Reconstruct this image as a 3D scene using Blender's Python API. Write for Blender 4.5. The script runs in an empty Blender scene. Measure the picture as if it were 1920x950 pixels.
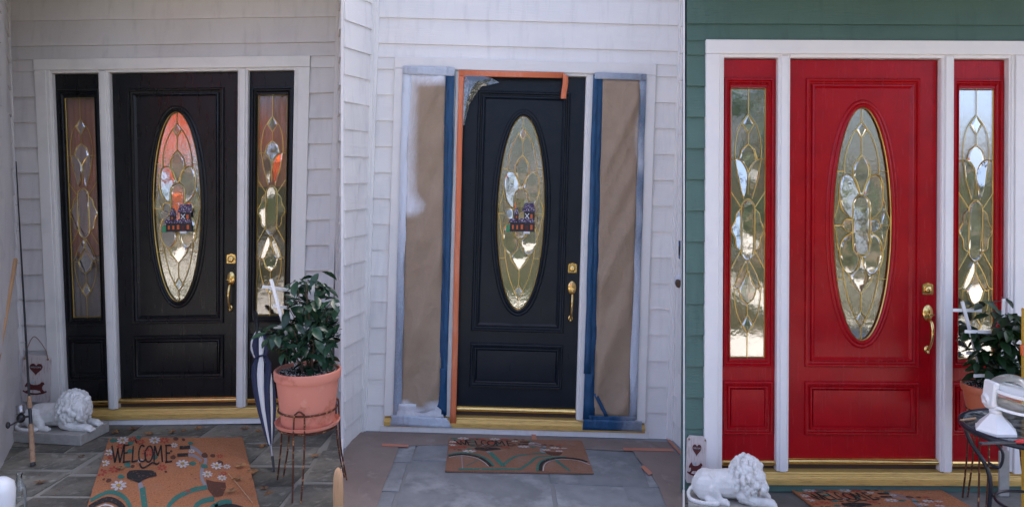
import bpy, bmesh, math, random
from mathutils import Matrix, Vector
random.seed(7)
S = bpy.context.scene
COL = S.collection
PI = math.pi
rad = math.radians

# ------------------------------------------------------------------ camera, sky, sun, exposure
F, XC, YH, CAMH = 1394.0, 960.0, 333.0, 1.885        # focal length and horizon in 1920-px units, eye height
cam = bpy.data.cameras.new('camera'); cam_o = bpy.data.objects.new('camera', cam); COL.objects.link(cam_o)
cam_o.location = (0, 0, CAMH); cam_o.rotation_euler = (PI/2, 0, 0)
cam.sensor_width = 36; cam.lens = F/1920*36; cam.shift_x = 0; cam.shift_y = -(475-YH)/1920
cam.clip_start = .05; cam.clip_end = 2000
S.camera = cam_o
SUN_EL, SUN_AZ = 52, 22          # azimuth the light comes from, clockwise from +Y
w = bpy.data.worlds.new('World'); S.world = w; w.use_nodes = True
nt = w.node_tree; bgn = nt.nodes['Background']; sky = nt.nodes.new('ShaderNodeTexSky')
sky.sky_type = 'NISHITA'; sky.sun_disc = False; sky.sun_elevation = rad(SUN_EL); sky.sun_rotation = rad(SUN_AZ)
sky.air_density = .33; sky.dust_density = 4; sky.ozone_density = 0
nt.links.new(sky.outputs[0], bgn.inputs[0]); bgn.inputs[1].default_value = .15
sl = bpy.data.lights.new('sun', 'SUN'); sl.energy = 3.2; sl.angle = rad(1.5); sl.color = (1, .94, .86)
so = bpy.data.objects.new('sun', sl); COL.objects.link(so)
sd = Vector((math.sin(rad(SUN_AZ))*math.cos(rad(SUN_EL)), math.cos(rad(SUN_AZ))*math.cos(rad(SUN_EL)), math.sin(rad(SUN_EL))))
so.rotation_euler = sd.to_track_quat('Z', 'Y').to_euler()
S.view_settings.view_transform = 'Standard'; S.view_settings.look = 'None'
S.view_settings.exposure = 2.9; S.view_settings.gamma = 1
S.render.resolution_x = 1024; S.render.resolution_y = 506

# ------------------------------------------------------------------ materials
MATS = {}
def mat(name, col, rough=.5, metal=0, noise=None, bump=None, rnd=0, spec=.5, coat=0, spots=None, rv=0):
    """noise=(scale,(r,g,b),lo,hi,stretch)  bump=(scale,strength,stretch)  rnd = brightness spread per object"""
    m = bpy.data.materials.new(name); m.use_nodes = True; MATS[name] = m
    n, l = m.node_tree.nodes, m.node_tree.links
    b = n['Principled BSDF']; b.inputs['Roughness'].default_value = rough; b.inputs['Metallic'].default_value = metal
    b.inputs['Specular IOR Level'].default_value = spec; b.inputs['Coat Weight'].default_value = coat; b.inputs['Coat Roughness'].default_value = .1
    tc = n.new('ShaderNodeTexCoord')
    def tex(scale, stretch, detail=5):
        mp = n.new('ShaderNodeMapping'); mp.inputs['Scale'].default_value = stretch or (1, 1, 1); l.new(tc.outputs['Object'], mp.inputs[0])
        t = n.new('ShaderNodeTexNoise'); t.inputs['Scale'].default_value = scale; t.inputs['Detail'].default_value = detail; t.inputs['Roughness'].default_value = .62
        l.new(mp.outputs[0], t.inputs[0]); return t
    c = None
    rgb = n.new('ShaderNodeRGB'); rgb.outputs[0].default_value = (*col, 1); c = rgb.outputs[0]
    for nz in (noise, spots):
        if not nz: continue
        t = tex(nz[0], nz[4] if len(nz) > 4 else None)
        r = n.new('ShaderNodeMapRange'); r.inputs[1].default_value = nz[2]; r.inputs[2].default_value = nz[3]; l.new(t.outputs[0], r.inputs[0])
        mx = n.new('ShaderNodeMix'); mx.data_type = 'RGBA'; l.new(r.outputs[0], mx.inputs[0]); l.new(c, mx.inputs[6]); mx.inputs[7].default_value = (*nz[1], 1); c = mx.outputs[2]
    if rnd:
        oi = n.new('ShaderNodeObjectInfo'); r = n.new('ShaderNodeMapRange'); r.inputs[3].default_value = 1-rnd; r.inputs[4].default_value = 1+rnd; l.new(oi.outputs['Random'], r.inputs[0])
        h = n.new('ShaderNodeHueSaturation'); l.new(r.outputs[0], h.inputs['Value']); l.new(c, h.inputs['Color']); c = h.outputs[0]
    l.new(c, b.inputs['Base Color'])
    if rv:
        t = tex(4, (8, 8, 1)); r = n.new('ShaderNodeMapRange'); r.inputs[1].default_value = .3; r.inputs[2].default_value = .7; r.inputs[3].default_value = rough-rv; r.inputs[4].default_value = rough+rv; l.new(t.outputs[0], r.inputs[0]); l.new(r.outputs[0], b.inputs['Roughness'])
    if bump:
        t = tex(bump[0], bump[2] if len(bump) > 2 else None, 6); bp = n.new('ShaderNodeBump'); bp.inputs['Strength'].default_value = bump[1]; bp.inputs['Distance'].default_value = bump[3] if len(bump) > 3 else .004
        l.new(t.outputs[0], bp.inputs['Height']); l.new(bp.outputs[0], b.inputs['Normal'])
    return m
def crumple(name, scale, strength, dist, stretch):
    m = MATS[name]; n, l = m.node_tree.nodes, m.node_tree.links; b = n['Principled BSDF']; bp0 = b.inputs['Normal'].links[0].from_node
    tc = n.new('ShaderNodeTexCoord'); mp = n.new('ShaderNodeMapping'); mp.inputs['Scale'].default_value = stretch; mp.inputs['Rotation'].default_value = (0, .5, 0); l.new(tc.outputs['Object'], mp.inputs[0])
    nz = n.new('ShaderNodeTexNoise'); nz.inputs['Scale'].default_value = 3; l.new(mp.outputs[0], nz.inputs[0]); mx = n.new('ShaderNodeMix'); mx.data_type = 'RGBA'; mx.inputs[0].default_value = .35; l.new(mp.outputs[0], mx.inputs[6]); l.new(nz.outputs['Color'], mx.inputs[7])
    v = n.new('ShaderNodeTexVoronoi'); v.feature = 'F1'; v.inputs['Scale'].default_value = scale; l.new(mx.outputs[2], v.inputs[0])
    bp = n.new('ShaderNodeBump'); bp.inputs['Strength'].default_value = strength; bp.inputs['Distance'].default_value = dist; l.new(v.outputs['Distance'], bp.inputs['Height']); l.new(bp0.outputs[0], bp.inputs['Normal']); l.new(bp.outputs[0], b.inputs['Normal'])
G = (6, 40, 60)     # siding grain runs along x
def siding(name, col, dirt): return mat(name, col, .55, noise=(3, dirt, .45, .85), bump=(4, .45, (3, 3, 45), .005), rnd=.05, spots=(2.2, tuple(c*.90 for c in dirt), .52, .8, (7, 7, .7)))
siding('paint_grey', (.60, .57, .545), (.53, .50, .48)); siding('paint_white', (.77, .745, .71), (.70, .68, .655)); siding('paint_green', (.080, .152, .124), (.064, .126, .104))
mat('trim_cream', (.66, .63, .585), .45, noise=(5, (.52, .50, .47), .5, .9), bump=(5, .15, (30, 30, 3), .003))
mat('trim_white', (.74, .715, .68), .4, noise=(5, (.62, .61, .60), .5, .9), bump=(5, .15, (30, 30, 3), .003))
mat('trim_clean', (.80, .765, .74), .35, noise=(5, (.72, .69, .70), .5, .95), bump=(5, .1, (30, 30, 3), .003))
mat('door_black', (.005, .005, .006), .32, spec=.30, rv=.1, noise=(9, (.010, .010, .010), .4, .8), bump=(6, .10, (40, 40, 3), .002))
mat('door_navy', (.004, .008, .014), .36, spec=.28, rv=.1, noise=(9, (.010, .014, .020), .4, .8), bump=(6, .10, (40, 40, 3), .002))
mat('door_red', (.37, .003, .008), .26, spec=.25, rv=.03, noise=(7, (.28, .002, .007), .4, .8), bump=(6, .025, (40, 40, 3), .002))
mat('brass', (.80, .56, .22), .18, 1, noise=(20, (.62, .42, .16), .45, .8))
mat('came_gold', (.72, .50, .16), .28, .9)
mat('sill_gold', (.68, .44, .13), .36, .25, noise=(14, (.36, .22, .08), .45, .8, (1, 10, 10)), bump=(9, .1, (1, 20, 20)))
mat('sill_wood', (.42, .30, .13), .45, .35, noise=(10, (.34, .23, .09), .4, .8, (1, 8, 8)))
mat('dark_gap', (.05, .025, .015), .6)
mat('slate_dark', (.20, .178, .135), .55, noise=(5, (.072, .070, .056), .38, .66), bump=(14, .8, None, .01), rnd=.42, spots=(16, (.30, .28, .23), .55, .75))
mat('slate_pale', (.20, .21, .22), .7, noise=(4, (.13, .138, .147), .38, .66), bump=(9, .5, None, .008), rnd=.10, spots=(3.2, (.34, .35, .36), .50, .72))
mat('slate_grey', (.17, .165, .15), .6, noise=(7, (.10, .10, .09), .35, .7), bump=(14, .8, None, .01), rnd=.2)
mat('mortar', (.25, .23, .19), .9, bump=(60, .5))
mat('mortar_pale', (.19, .195, .20), .9, bump=(60, .5))
mat('coir', (.56, .215, .085), .95, noise=(170, (.30, .10, .035), .42, .68), bump=(300, 1, None, .010), spots=(7, (.46, .20, .10), .5, .75))
mat('coir_dusty', (.33, .155, .09), .95, noise=(170, (.20, .09, .05), .42, .68), bump=(300, 1, None, .010), spots=(6, (.30, .19, .14), .5, .75))
mat('print_black', (.012, .010, .010), .9, noise=(300, (.06, .035, .02), .5, .8), bump=(420, 1, None, .006), spots=(55, (.40, .17, .08), .58, .72))
mat('print_white', (.62, .58, .56), .9, noise=(300, (.42, .33, .28), .5, .8), bump=(420, 1, None, .006), spots=(55, (.40, .17, .08), .58, .72))
mat('print_red', (.46, .055, .03), .9, noise=(300, (.30, .05, .03), .5, .8), bump=(420, 1, None, .006), spots=(55, (.40, .17, .08), .58, .72))
mat('print_teal', (.035, .17, .13), .9, noise=(300, (.05, .10, .07), .5, .8), bump=(420, 1, None, .006), spots=(55, (.40, .17, .08), .58, .72))
mat('print_brown', (.10, .03, .015), .9, noise=(300, (.2, .08, .03), .5, .8), bump=(420, 1, None, .006), spots=(55, (.40, .17, .08), .58, .72))
mat('print_grey', (.28, .26, .28), .9, noise=(300, (.3, .2, .15), .5, .8), bump=(420, 1, None, .006), spots=(55, (.40, .17, .08), .58, .72))
mat('print_yellow', (.55, .33, .03), .9)
mat('plaster', (.72, .70, .66), .5, noise=(14, (.46, .44, .40), .52, .8), bump=(110, .5, None, .005))
mat('plinth_stone', (.36, .335, .30), .7, noise=(20, (.26, .24, .21), .4, .75), bump=(40, .4))
mat('terracotta', (.60, .215, .145), .55, noise=(6, (.42, .115, .065), .56, .66), spots=(9, (.66, .36, .27), .58, .8), bump=(30, .15))
mat('terracotta_orange', (.50, .13, .055), .5, noise=(5, (.40, .09, .035), .55, .75), bump=(30, .15))
mat('soil', (.022, .015, .010), .95, bump=(120, 1, None, .02))
mat('perlite', (.55, .50, .43), .9)
mat('leaf_green', (.018, .048, .026), .24, noise=(14, (.030, .068, .034), .4, .7), rnd=.35, spec=.45)
mat('leaf_dark', (.008, .026, .008), .36, noise=(14, (.020, .055, .016), .4, .7), rnd=.4, spec=.3)
mat('bark', (.09, .055, .035), .8, bump=(60, .6))
mat('rust_metal', (.10, .035, .02), .45, .6, noise=(45, (.62, .33, .14), .55, .68))
mat('trellis_white', (.78, .78, .77), .5)
mat('navy_cloth', (.010, .014, .045), .7, bump=(200, .2)); mat('white_cloth', (.62, .60, .57), .7, bump=(200, .2))
mat('black_plastic', (.012, .012, .013), .35); mat('grey_metal', (.35, .35, .36), .3, .9); mat('white_plastic', (.75, .77, .78), .35)
mat('cork', (.36, .22, .13), .8, noise=(60, (.22, .12, .07), .45, .7)); mat('pole_wood', (.52, .31, .16), .5, noise=(8, (.40, .22, .10), .4, .8, (8, 8, 1)))
mat('sign_wood', (.52, .45, .42), .8, noise=(14, (.28, .20, .18), .5, .75, (6, 6, 1)), bump=(12, .3, (10, 10, 1)))
mat('maroon', (.09, .012, .010), .6); mat('cyan_ink', (.30, .42, .46), .6); mat('rope', (.23, .14, .08), .9)
mat('kraft', (.34, .245, .165), .72, noise=(5, (.29, .205, .14), .35, .75), bump=(5, .4, (1.2, 1.2, 1), .03), spots=(80, (.30, .215, .15), .5, .9))
mat('blue_tape', (.004, .050, .125), .5, noise=(6, (.010, .085, .19), .45, .8, (3, 3, 1)), bump=(12, .4, (5, 5, 1)))
mat('orange_tape', (.66, .17, .065), .5, noise=(5, (.74, .30, .18), .5, .8, (2, 2, .6)), bump=(12, .3))
mat('rosin', (.21, .165, .145), .85, noise=(3, (.16, .125, .11), .35, .75), bump=(4, .5, None, .01), spots=(5, (.36, .33, .33), .58, .9))
crumple('kraft', 7, .5, .03, (1.3, 1.3, .8)); crumple('blue_tape', 14, .4, .02, (2, 2, .6)); crumple('rosin', 5, .5, .03, (1, 1, 1))
mat('tape_faded', (.46, .17, .10), .6, noise=(9, (.36, .17, .12), .4, .7))
mat('overspray', (.60, .60, .62), .8, bump=(9, .8, None, .02), noise=(12, (.45, .46, .50), .45, .8))
mat('purple', (.045, .018, .075), .6, noise=(150, (.70, .68, .72), .56, .60)); mat('ornament_black', (.012, .010, .012), .5); mat('ornament_orange', (.60, .11, .02), .5)
mat('ornament_green', (.03, .25, .10), .5); mat('ornament_white', (.7, .7, .72), .5)
mat('iron_navy', (.008, .010, .020), .3); mat('mosaic', (.16, .17, .16), .12, noise=(14, (.03, .035, .045), .42, .55), spots=(6, (.42, .42, .40), .62, .66))
mat('lamp_white', (.84, .81, .77), .35, bump=(60, .1)); mat('red_plastic', (.55, .02, .02), .35)
mat('dry_leaf', (.28, .14, .05), .8, noise=(30, (.14, .06, .03), .4, .7), rnd=.4); mat('lawn', (.016, .020, .009), .95, spec=.05, noise=(.7, (.055, .045, .032), .50, .58), spots=(2.2, (.006, .007, .004), .5, .6))
mat('concrete', (.30, .29, .27), .9, noise=(2, (.22, .21, .20), .3, .7), bump=(30, .4)); mat('ceiling_paint', (.42, .41, .41), .6)
mat('room_wall', (.28, .19, .13), .9); mat('room_grey', (.16, .155, .15), .9); mat('eye_dark', (.03, .025, .02), .4); mat('yellow_post', (.62, .36, .04), .5)
mat('crown_green', (.050, .070, .028), .6, rnd=.2, noise=(.8, (.10, .095, .035), .4, .7)); mat('crown_orange', (.66, .15, .035), .6, noise=(.9, (.42, .085, .025), .4, .7)); mat('crown_dark', (.025, .05, .022), .6)

def glass_mat(name, bscale, bstr, refl, tint, rough=.03, stretch=(1, 1, 1)):
    m = bpy.data.materials.new(name); m.use_nodes = True; MATS[name] = m; n, l = m.node_tree.nodes, m.node_tree.links
    n.remove(n['Principled BSDF']); out = n['Material Output']
    tr = n.new('ShaderNodeBsdfTransparent'); tr.inputs[0].default_value = (*tint, 1)
    gl = n.new('ShaderNodeBsdfGlossy'); gl.inputs['Roughness'].default_value = rough; gl.inputs[0].default_value = (.95, .96, .95, 1)
    fr = n.new('ShaderNodeFresnel'); fr.inputs[0].default_value = 1.5
    ad = n.new('ShaderNodeMath'); ad.operation = 'ADD'; ad.inputs[1].default_value = refl; ad.use_clamp = True; l.new(fr.outputs[0], ad.inputs[0])
    mx = n.new('ShaderNodeMixShader'); l.new(ad.outputs[0], mx.inputs[0]); l.new(tr.outputs[0], mx.inputs[1]); l.new(gl.outputs[0], mx.inputs[2]); l.new(mx.outputs[0], out.inputs[0])
    if bstr:
        tc = n.new('ShaderNodeTexCoord'); mp = n.new('ShaderNodeMapping'); mp.inputs['Scale'].default_value = stretch; l.new(tc.outputs['Object'], mp.inputs[0])
        t = n.new('ShaderNodeTexNoise'); t.inputs['Scale'].default_value = bscale; t.inputs['Detail'].default_value = 3; l.new(mp.outputs[0], t.inputs[0])
        bp = n.new('ShaderNodeBump'); bp.inputs['Strength'].default_value = bstr; bp.inputs['Distance'].default_value = .01; l.new(t.outputs[0], bp.inputs['Height']); l.new(bp.outputs[0], gl.inputs['Normal'])
    return m
glass_mat('rain_glass', 60, .06, .42, (.80, .80, .78)); glass_mat('side_glass', 40, .035, .30, (.85, .84, .82)); glass_mat('side_glass_soft', 40, .05, .07, (.92, .91, .90)); glass_mat('bevel_glass', 25, .015, .36, (.9, .9, .9), .02)
glass_mat('clear_glass', 6, .05, .03, (.93, .96, .96)); glass_mat('plastic_film', 24, .5, .12, (.80, .81, .82), .15)

# ------------------------------------------------------------------ mesh builder
WARP = [None]
class MB:
    def __init__(s): s.v, s.f = [], []
    def add(s, vs, fs):
        o = len(s.v); s.v += [tuple(p) for p in vs]; s.f += [tuple(i+o for i in f) for f in fs]; return s
    def box(s, x0, x1, y0, y1, z0, z1, b=0):
        if b:
            bm = bmesh.new(); bmesh.ops.create_cube(bm, size=1)
            for v in bm.verts: v.co = ((x0+x1)/2+v.co.x*(x1-x0), (y0+y1)/2+v.co.y*(y1-y0), (z0+z1)/2+v.co.z*(z1-z0))
            bmesh.ops.bevel(bm, geom=bm.edges[:], offset=b, segments=1, affect='EDGES', profile=.5)
            bm.verts.index_update(); s.add([v.co[:] for v in bm.verts], [[v.index for v in f.verts] for f in bm.faces]); bm.free(); return s
        return s.add([(x0, y0, z0), (x1, y0, z0), (x1, y1, z0), (x0, y1, z0), (x0, y0, z1), (x1, y0, z1), (x1, y1, z1), (x0, y1, z1)],
                     [(0, 3, 2, 1), (4, 5, 6, 7), (0, 1, 5, 4), (1, 2, 6, 5), (2, 3, 7, 6), (3, 0, 4, 7)])
    def tube(s, pts, r, n=8, closed=False, flat=None):
        pts = [Vector(p) for p in pts]; N = len(pts); rs = r if isinstance(r, (list, tuple)) else [r]*N; rings = []
        up = None
        for i, p in enumerate(pts):
            a = pts[i-1] if (i > 0 or closed) else p; b = pts[(i+1) % N] if (i < N-1 or closed) else p
            t = (b-a).normalized() if (b-a).length > 1e-9 else Vector((0, 0, 1))
            if up is None: up = t.orthogonal().normalized()
            up = (up-t*up.dot(t)); up = up.normalized() if up.length > 1e-6 else t.orthogonal().normalized()
            sd = t.cross(up); rings.append([p+(up*math.cos(2*PI*k/n)+sd*math.sin(2*PI*k/n))*rs[i] for k in range(n)])
        if flat:
            for ring, p in zip(rings, pts):
                for q in ring: q.y = p.y+(q.y-p.y)*flat
        vs = [q for ring in rings for q in ring]; fs = []
        for i in range(N if closed else N-1):
            j = (i+1) % N
            for k in range(n): fs.append((i*n+k, i*n+(k+1) % n, j*n+(k+1) % n, j*n+k))
        if not closed: fs += [tuple(range(n))[::-1], tuple(range((N-1)*n, N*n))]
        return s.add(vs, fs)
    def prism(s, poly, d0, d1, axis='y'):
        """poly in (x,z) extruded along y, or in (x,y) extruded along z"""
        N = len(poly)
        vs = [(p[0], d, p[1]) if axis == 'y' else (p[0], p[1], d) for d in (d0, d1) for p in poly]
        return s.add(vs, [tuple(range(N)), tuple(range(2*N-1, N-1, -1))]+[(i, i+N, (i+1) % N+N, (i+1) % N) for i in range(N)])
    def lathe(s, prof, n=32, c=(0, 0, 0)):
        vs, fs = [], []
        for (r, z) in prof:
            for k in range(n): vs.append((c[0]+r*math.cos(2*PI*k/n), c[1]+r*math.sin(2*PI*k/n), c[2]+z))
        for i in range(len(prof)-1):
            for k in range(n): fs.append((i*n+k, i*n+(k+1) % n, (i+1)*n+(k+1) % n, (i+1)*n+k))
        fs += [tuple(range(n))[::-1], tuple(range((len(prof)-1)*n, len(prof)*n))]
        return s.add(vs, fs)
    def ball(s, c, r, n=10):
        r = (r, r, r) if not isinstance(r, (tuple, list)) else r; m = n//2+1; vs, fs = [], []
        for i in range(m+1):
            th = PI*i/m
            for k in range(n): vs.append((c[0]+r[0]*math.sin(th)*math.cos(2*PI*k/n), c[1]+r[1]*math.sin(th)*math.sin(2*PI*k/n), c[2]+r[2]*math.cos(th)))
        for i in range(m):
            for k in range(n): fs.append((i*n+k, (i+1)*n+k, (i+1)*n+(k+1) % n, i*n+(k+1) % n))
        return s.add(vs, fs)
    def capsule(s, a, b, ra, rb, k=6, n=10):
        a, b = Vector(a), Vector(b)
        for i in range(k+1): s.ball(a.lerp(b, i/k), ra+(rb-ra)*i/k, n)
        return s
    def sweep(s, path, prof, y0):
        """closed moulding: path counter-clockwise in (x,z); prof = (offset outward, height towards the viewer)"""
        N = len(path); P = [Vector((p[0], p[1])) for p in path]; m = []
        for i in range(N):
            e1 = (P[i]-P[i-1]).normalized(); e2 = (P[(i+1) % N]-P[i]).normalized()
            n1, n2 = Vector((e1.y, -e1.x)), Vector((e2.y, -e2.x)); m.append((n1+n2)/(1+n1.dot(n2)))
        K = len(prof); vs = [(P[i].x+m[i].x*o, y0-h, P[i].y+m[i].y*o) for i in range(N) for (o, h) in prof]; fs = []
        for i in range(N):
            j = (i+1) % N
            for k in range(K-1): fs.append((i*K+k, j*K+k, j*K+k+1, i*K+k+1))
        return s.add(vs, fs)
    def mesh(s, name, m, smooth=40):
        vs = s.v
        if WARP[0]: vs = [WARP[0](p) for p in vs]
        me = bpy.data.meshes.new(name); me.from_pydata(vs, [], s.f); me.materials.append(MATS[m])
        if smooth:
            me.polygons.foreach_set('use_smooth', [True]*len(me.polygons)); me.set_sharp_from_angle(angle=rad(smooth))
        me.update(); return me
    def build(s, name, m, parent=None, smooth=40, M=None, label=None):
        o = bpy.data.objects.new(name, s.mesh(name, m, smooth)); COL.objects.link(o)
        if parent: o.parent = parent
        if M is not None: o.matrix_local = M
        if label: o['label'] = label
        return o
def inst(name, me, parent, M):
    o = bpy.data.objects.new(name, me); COL.objects.link(o); o.parent = parent; o.matrix_local = M; return o
def tag(o, label, cat, group=None):
    o['label'] = label; o['category'] = cat
    if group: o['group'] = group
    return o
def thing(name, label, cat, M=None, group=None):
    o = bpy.data.objects.new(name, None); o.empty_display_size = .1; COL.objects.link(o); o.matrix_world = M if M is not None else Matrix()
    return tag(o, label, cat, group)
def struct(o): o['kind'] = 'structure'; return o
def T(x, y, z): return Matrix.Translation((x, y, z))
def spline(pts, k=6, closed=False):
    P = [Vector(p) for p in pts]; N = len(P); out = []
    for i in range(N if closed else N-1):
        g = (lambda j: P[j % N]) if closed else (lambda j: P[max(0, min(N-1, j))])
        a, b, c, d = g(i-1), g(i), g(i+1), g(i+2)
        for q in range(k):
            t = q/k; out.append(.5*((2*b)+(c-a)*t+(2*a-5*b+4*c-d)*t*t+(3*b-a-3*c+d)*t**3))
    if not closed: out.append(P[-1])
    return out
def rect(x0, x1, z0, z1): return [(x0, z0), (x1, z0), (x1, z1), (x0, z1)]
def ellipse(cx, cz, rx, rz, n=72): return [(cx+rx*math.cos(2*PI*k/n), cz+rz*math.sin(2*PI*k/n)) for k in range(n)]

# ------------------------------------------------------------------ the three entrance bays
class Bay: pass
def bay(tx, ty, tz, roll, k, sh, zs, floor_roll):
    b = Bay(); b.M = T(tx, ty, tz) @ Matrix.Rotation(roll, 4, 'Y'); b.t = (tx, ty, tz); b.froll = floor_roll
    b.warp = lambda p: (p[0]*(1+k*(p[2]-1.3))+sh*(p[2]-1.3), p[1], p[2]*(1+zs))
    return b
B1 = bay(-2.488, 5.54, .055, -.0139, .036, .0027, 0, 0)
B2 = bay(.02, 5.575, -.035, .0276, 0, .0031, .0273, .0276)
B3 = bay(2.132, 4.511, -.010, .0049, 0, 0, 0, 0)
def fz(b, x): return b.t[2]-math.tan(b.froll)*(x-b.t[0])
def floor_at(b, px, py):
    z = b.t[2]
    for _ in range(4):
        Y = F*(CAMH-z)/(py-YH); X = (px-XC)/F*Y; z = fz(b, X)
    return Vector((X, Y, z))
def at(px, py, Y): return Vector(((px-XC)/F*Y, Y, CAMH-(py-YH)/F*Y))

CW, CT, CB = .975, 2.722, .12      # casing half width, top, foot
DH, DB, DT = .457, .178, 2.612     # door half width, bottom, top

def plank_mesh(name, m, p00, p10, p01, p11, n, tb=.016, tt=.004):
    """one lap board between a bottom edge p00-p10 and a top edge p01-p11, n = outward normal"""
    n = Vector(n); a, b, c, d = Vector(p00), Vector(p10), Vector(p01), Vector(p11)
    mb = MB(); mb.add([a, b, d, c, a+n*tb, b+n*tb, d+n*tt, c+n*tt], [(3, 2, 1, 0), (4, 5, 6, 7), (0, 1, 5, 4), (1, 2, 6, 5), (2, 3, 7, 6), (3, 0, 4, 7)])
    return mb.mesh(name, m, 0)

def back_wall(b, m, xl, xr, label, ztop=3.7, ex=.188, board=.045, boardm=None, tb=.026):
    WARP[0] = b.warp
    t = thing('siding_wall', label, 'wall', b.M)
    z = .0; N = int(ztop/ex)
    for i in range(N+1):
        z0, z1 = i*ex, i*ex+ex+.006
        segs = [(xl, -CW+.004), (CW-.004, xr)]
        if z1 > CT:
            segs = [(xl, xr)]
            if z0 < CT-.02:
                for s in ((xl, -CW-.002), (CW+.002, xr)):
                    inst('plank', plank_mesh('plank', m, (s[0], 0, z0), (s[1], 0, z0), (s[0], 0, CT), (s[1], 0, CT), (0, -1, 0), .016, .008), t, Matrix())
                z0 = CT-.004
        for (a, c) in segs:
            if c-a < .01: continue
            inst('plank', plank_mesh('plank', m, (a, 0, z0), (c, 0, z0), (a, 0, z1), (c, 0, z1), (0, -1, 0), tb, .002), t, Matrix())
    # sheathing with the door opening left free, and corner boards
    mb = MB(); mb.box(xl, -CW+.03, .002, .10, -.05, ztop); mb.box(CW-.03, xr, .002, .10, -.05, ztop); mb.box(-CW+.03, CW-.03, .002, .10, CT-.03, ztop); mb.build('sheathing', m, t, 0)
    for x, s in ((xl, 1), (xr, -1)):
        if board: MB().box(min(x, x+s*board), max(x, x+s*board), -.034, .001, 0, ztop, .003).build('corner_board', boardm or m, t, 0)
    WARP[0] = None
    return t

def side_wall(m, bb, bt, fb, ft, label, sgn, ex=.188, name='siding_wall', board=.03):
    """a siding wall running forward; bb/bt back bottom/top, fb/ft front bottom/top (world)"""
    t = thing(name, label, 'wall', T(*bb)); o = Vector(bb)
    bb, bt, fb, ft = [Vector(q)-o for q in (bb, bt, fb, ft)]
    h = bt.z-bb.z; N = int(h/ex); n = (fb-bb).cross(bt-bb).normalized()*sgn
    for i in range(N):
        u0, u1 = i/N, (i+1)/N+.03/N
        inst('plank', plank_mesh('plank', m, bb.lerp(bt, u0), fb.lerp(ft, u0), bb.lerp(bt, u1), fb.lerp(ft, u1), n), t, Matrix())
    q = n*-.012
    MB().add([bb, fb, ft, bt, bb+q, fb+q, ft+q, bt+q], [(0, 1, 2, 3), (7, 6, 5, 4), (0, 4, 5, 1), (1, 5, 6, 2), (2, 6, 7, 3), (3, 7, 4, 0)]).build('sheathing', m, t, 0)
    if board:
        d = (fb-bb).normalized()*board
        vs = [p+k for k in (n*.0, n*.026) for p in (bb, bb+d, bt+d, bt)]
        MB().add(vs, [(0, 1, 2, 3), (7, 6, 5, 4), (0, 4, 5, 1), (1, 5, 6, 2), (2, 6, 7, 3), (3, 7, 4, 0)]).build('corner_board', m, t, 0)
    return t

# ---- leaded glass patterns (local metres, centre of pane = 0)
def sym(curves): return curves+[[(-x, z) for x, z in c] for c in curves if any(abs(x) > 1e-6 for x, z in c)]
def zo(l, cx, cy, k): return [((x-cx)/k, -(y-cy)/k) for x, y in l]
OK_ = 601.0
OVAL_C = [zo(l, 156, 480, OK_) for l in (
    [(156, 50), (156, 103)], [(156, 165), (156, 225)], [(156, 735), (156, 800)], [(156, 860), (156, 910)],
    [(156, 103), (177, 133), (156, 165)], [(156, 800), (177, 830), (156, 860)],
    [(166, 118), (190, 155), (208, 200), (219, 255), (220, 300)],
    [(156, 225), (172, 245), (186, 270), (186, 305), (172, 345), (158, 376)],
    [(160, 372), (178, 318), (204, 298), (226, 308), (236, 345), (235, 395), (222, 435), (190, 466)],
    [(220, 287), (250, 287)], [(222, 682), (250, 682)],
    [(190, 466), (214, 464), (226, 486), (212, 506), (190, 512)], [(226, 486), (264, 486)],
    [(190, 512), (222, 535), (236, 580), (228, 632), (200, 666), (172, 648), (158, 600)],
    [(237, 385), (247, 430), (260, 470), (250, 510), (243, 560), (230, 598)],
    [(200, 666), (192, 690), (176, 712), (156, 735)],
    [(224, 640), (216, 700), (196, 778), (166, 846)],
)]
STAD = zo([(156, 375), (178, 388), (187, 420), (187, 555), (178, 588), (156, 600), (134, 588), (125, 555), (125, 420), (134, 388)], 156, 480, OK_)
SK = 2.794*310
SIDE_C = [zo(l, 378, 740, SK) for l in (
    [(378, 0), (378, 162)], [(378, 268), (378, 322)], [(378, 495), (378, 590)], [(378, 935), (378, 1000)], [(378, 1170), (378, 1225)], [(378, 1322), (378, 1490)],
    [(378, 162), (410, 215), (378, 268)], [(378, 1225), (410, 1280), (378, 1322)],
    [(385, 172), (428, 240), (446, 330), (447, 402)], [(378, 322), (412, 352), (426, 402)],
    [(376, 500), (384, 455), (412, 415), (445, 400), (472, 410)], [(447, 402), (432, 500), (400, 612)], [(470, 572), (412, 662)],
    [(412, 662), (438, 690), (446, 730), (467, 777), (446, 822), (440, 870), (416, 888)], [(416, 888), (467, 982)],
    [(384, 936), (425, 1012), (446, 1070), (470, 1084)], [(378, 992), (404, 1052), (430, 1090), (450, 1086)],
    [(446, 1090), (446, 1150), (426, 1240), (378, 1322)], [(426, 1090), (411, 1142), (378, 1170)],
)]
SSTAD = zo([(378, 612), (402, 630), (413, 670), (413, 875), (402, 920), (378, 937), (354, 920), (343, 875), (343, 670), (354, 630)], 378, 740, SK)
SIDE_EDGE = (68/2/310, 513/2/310)

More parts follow.
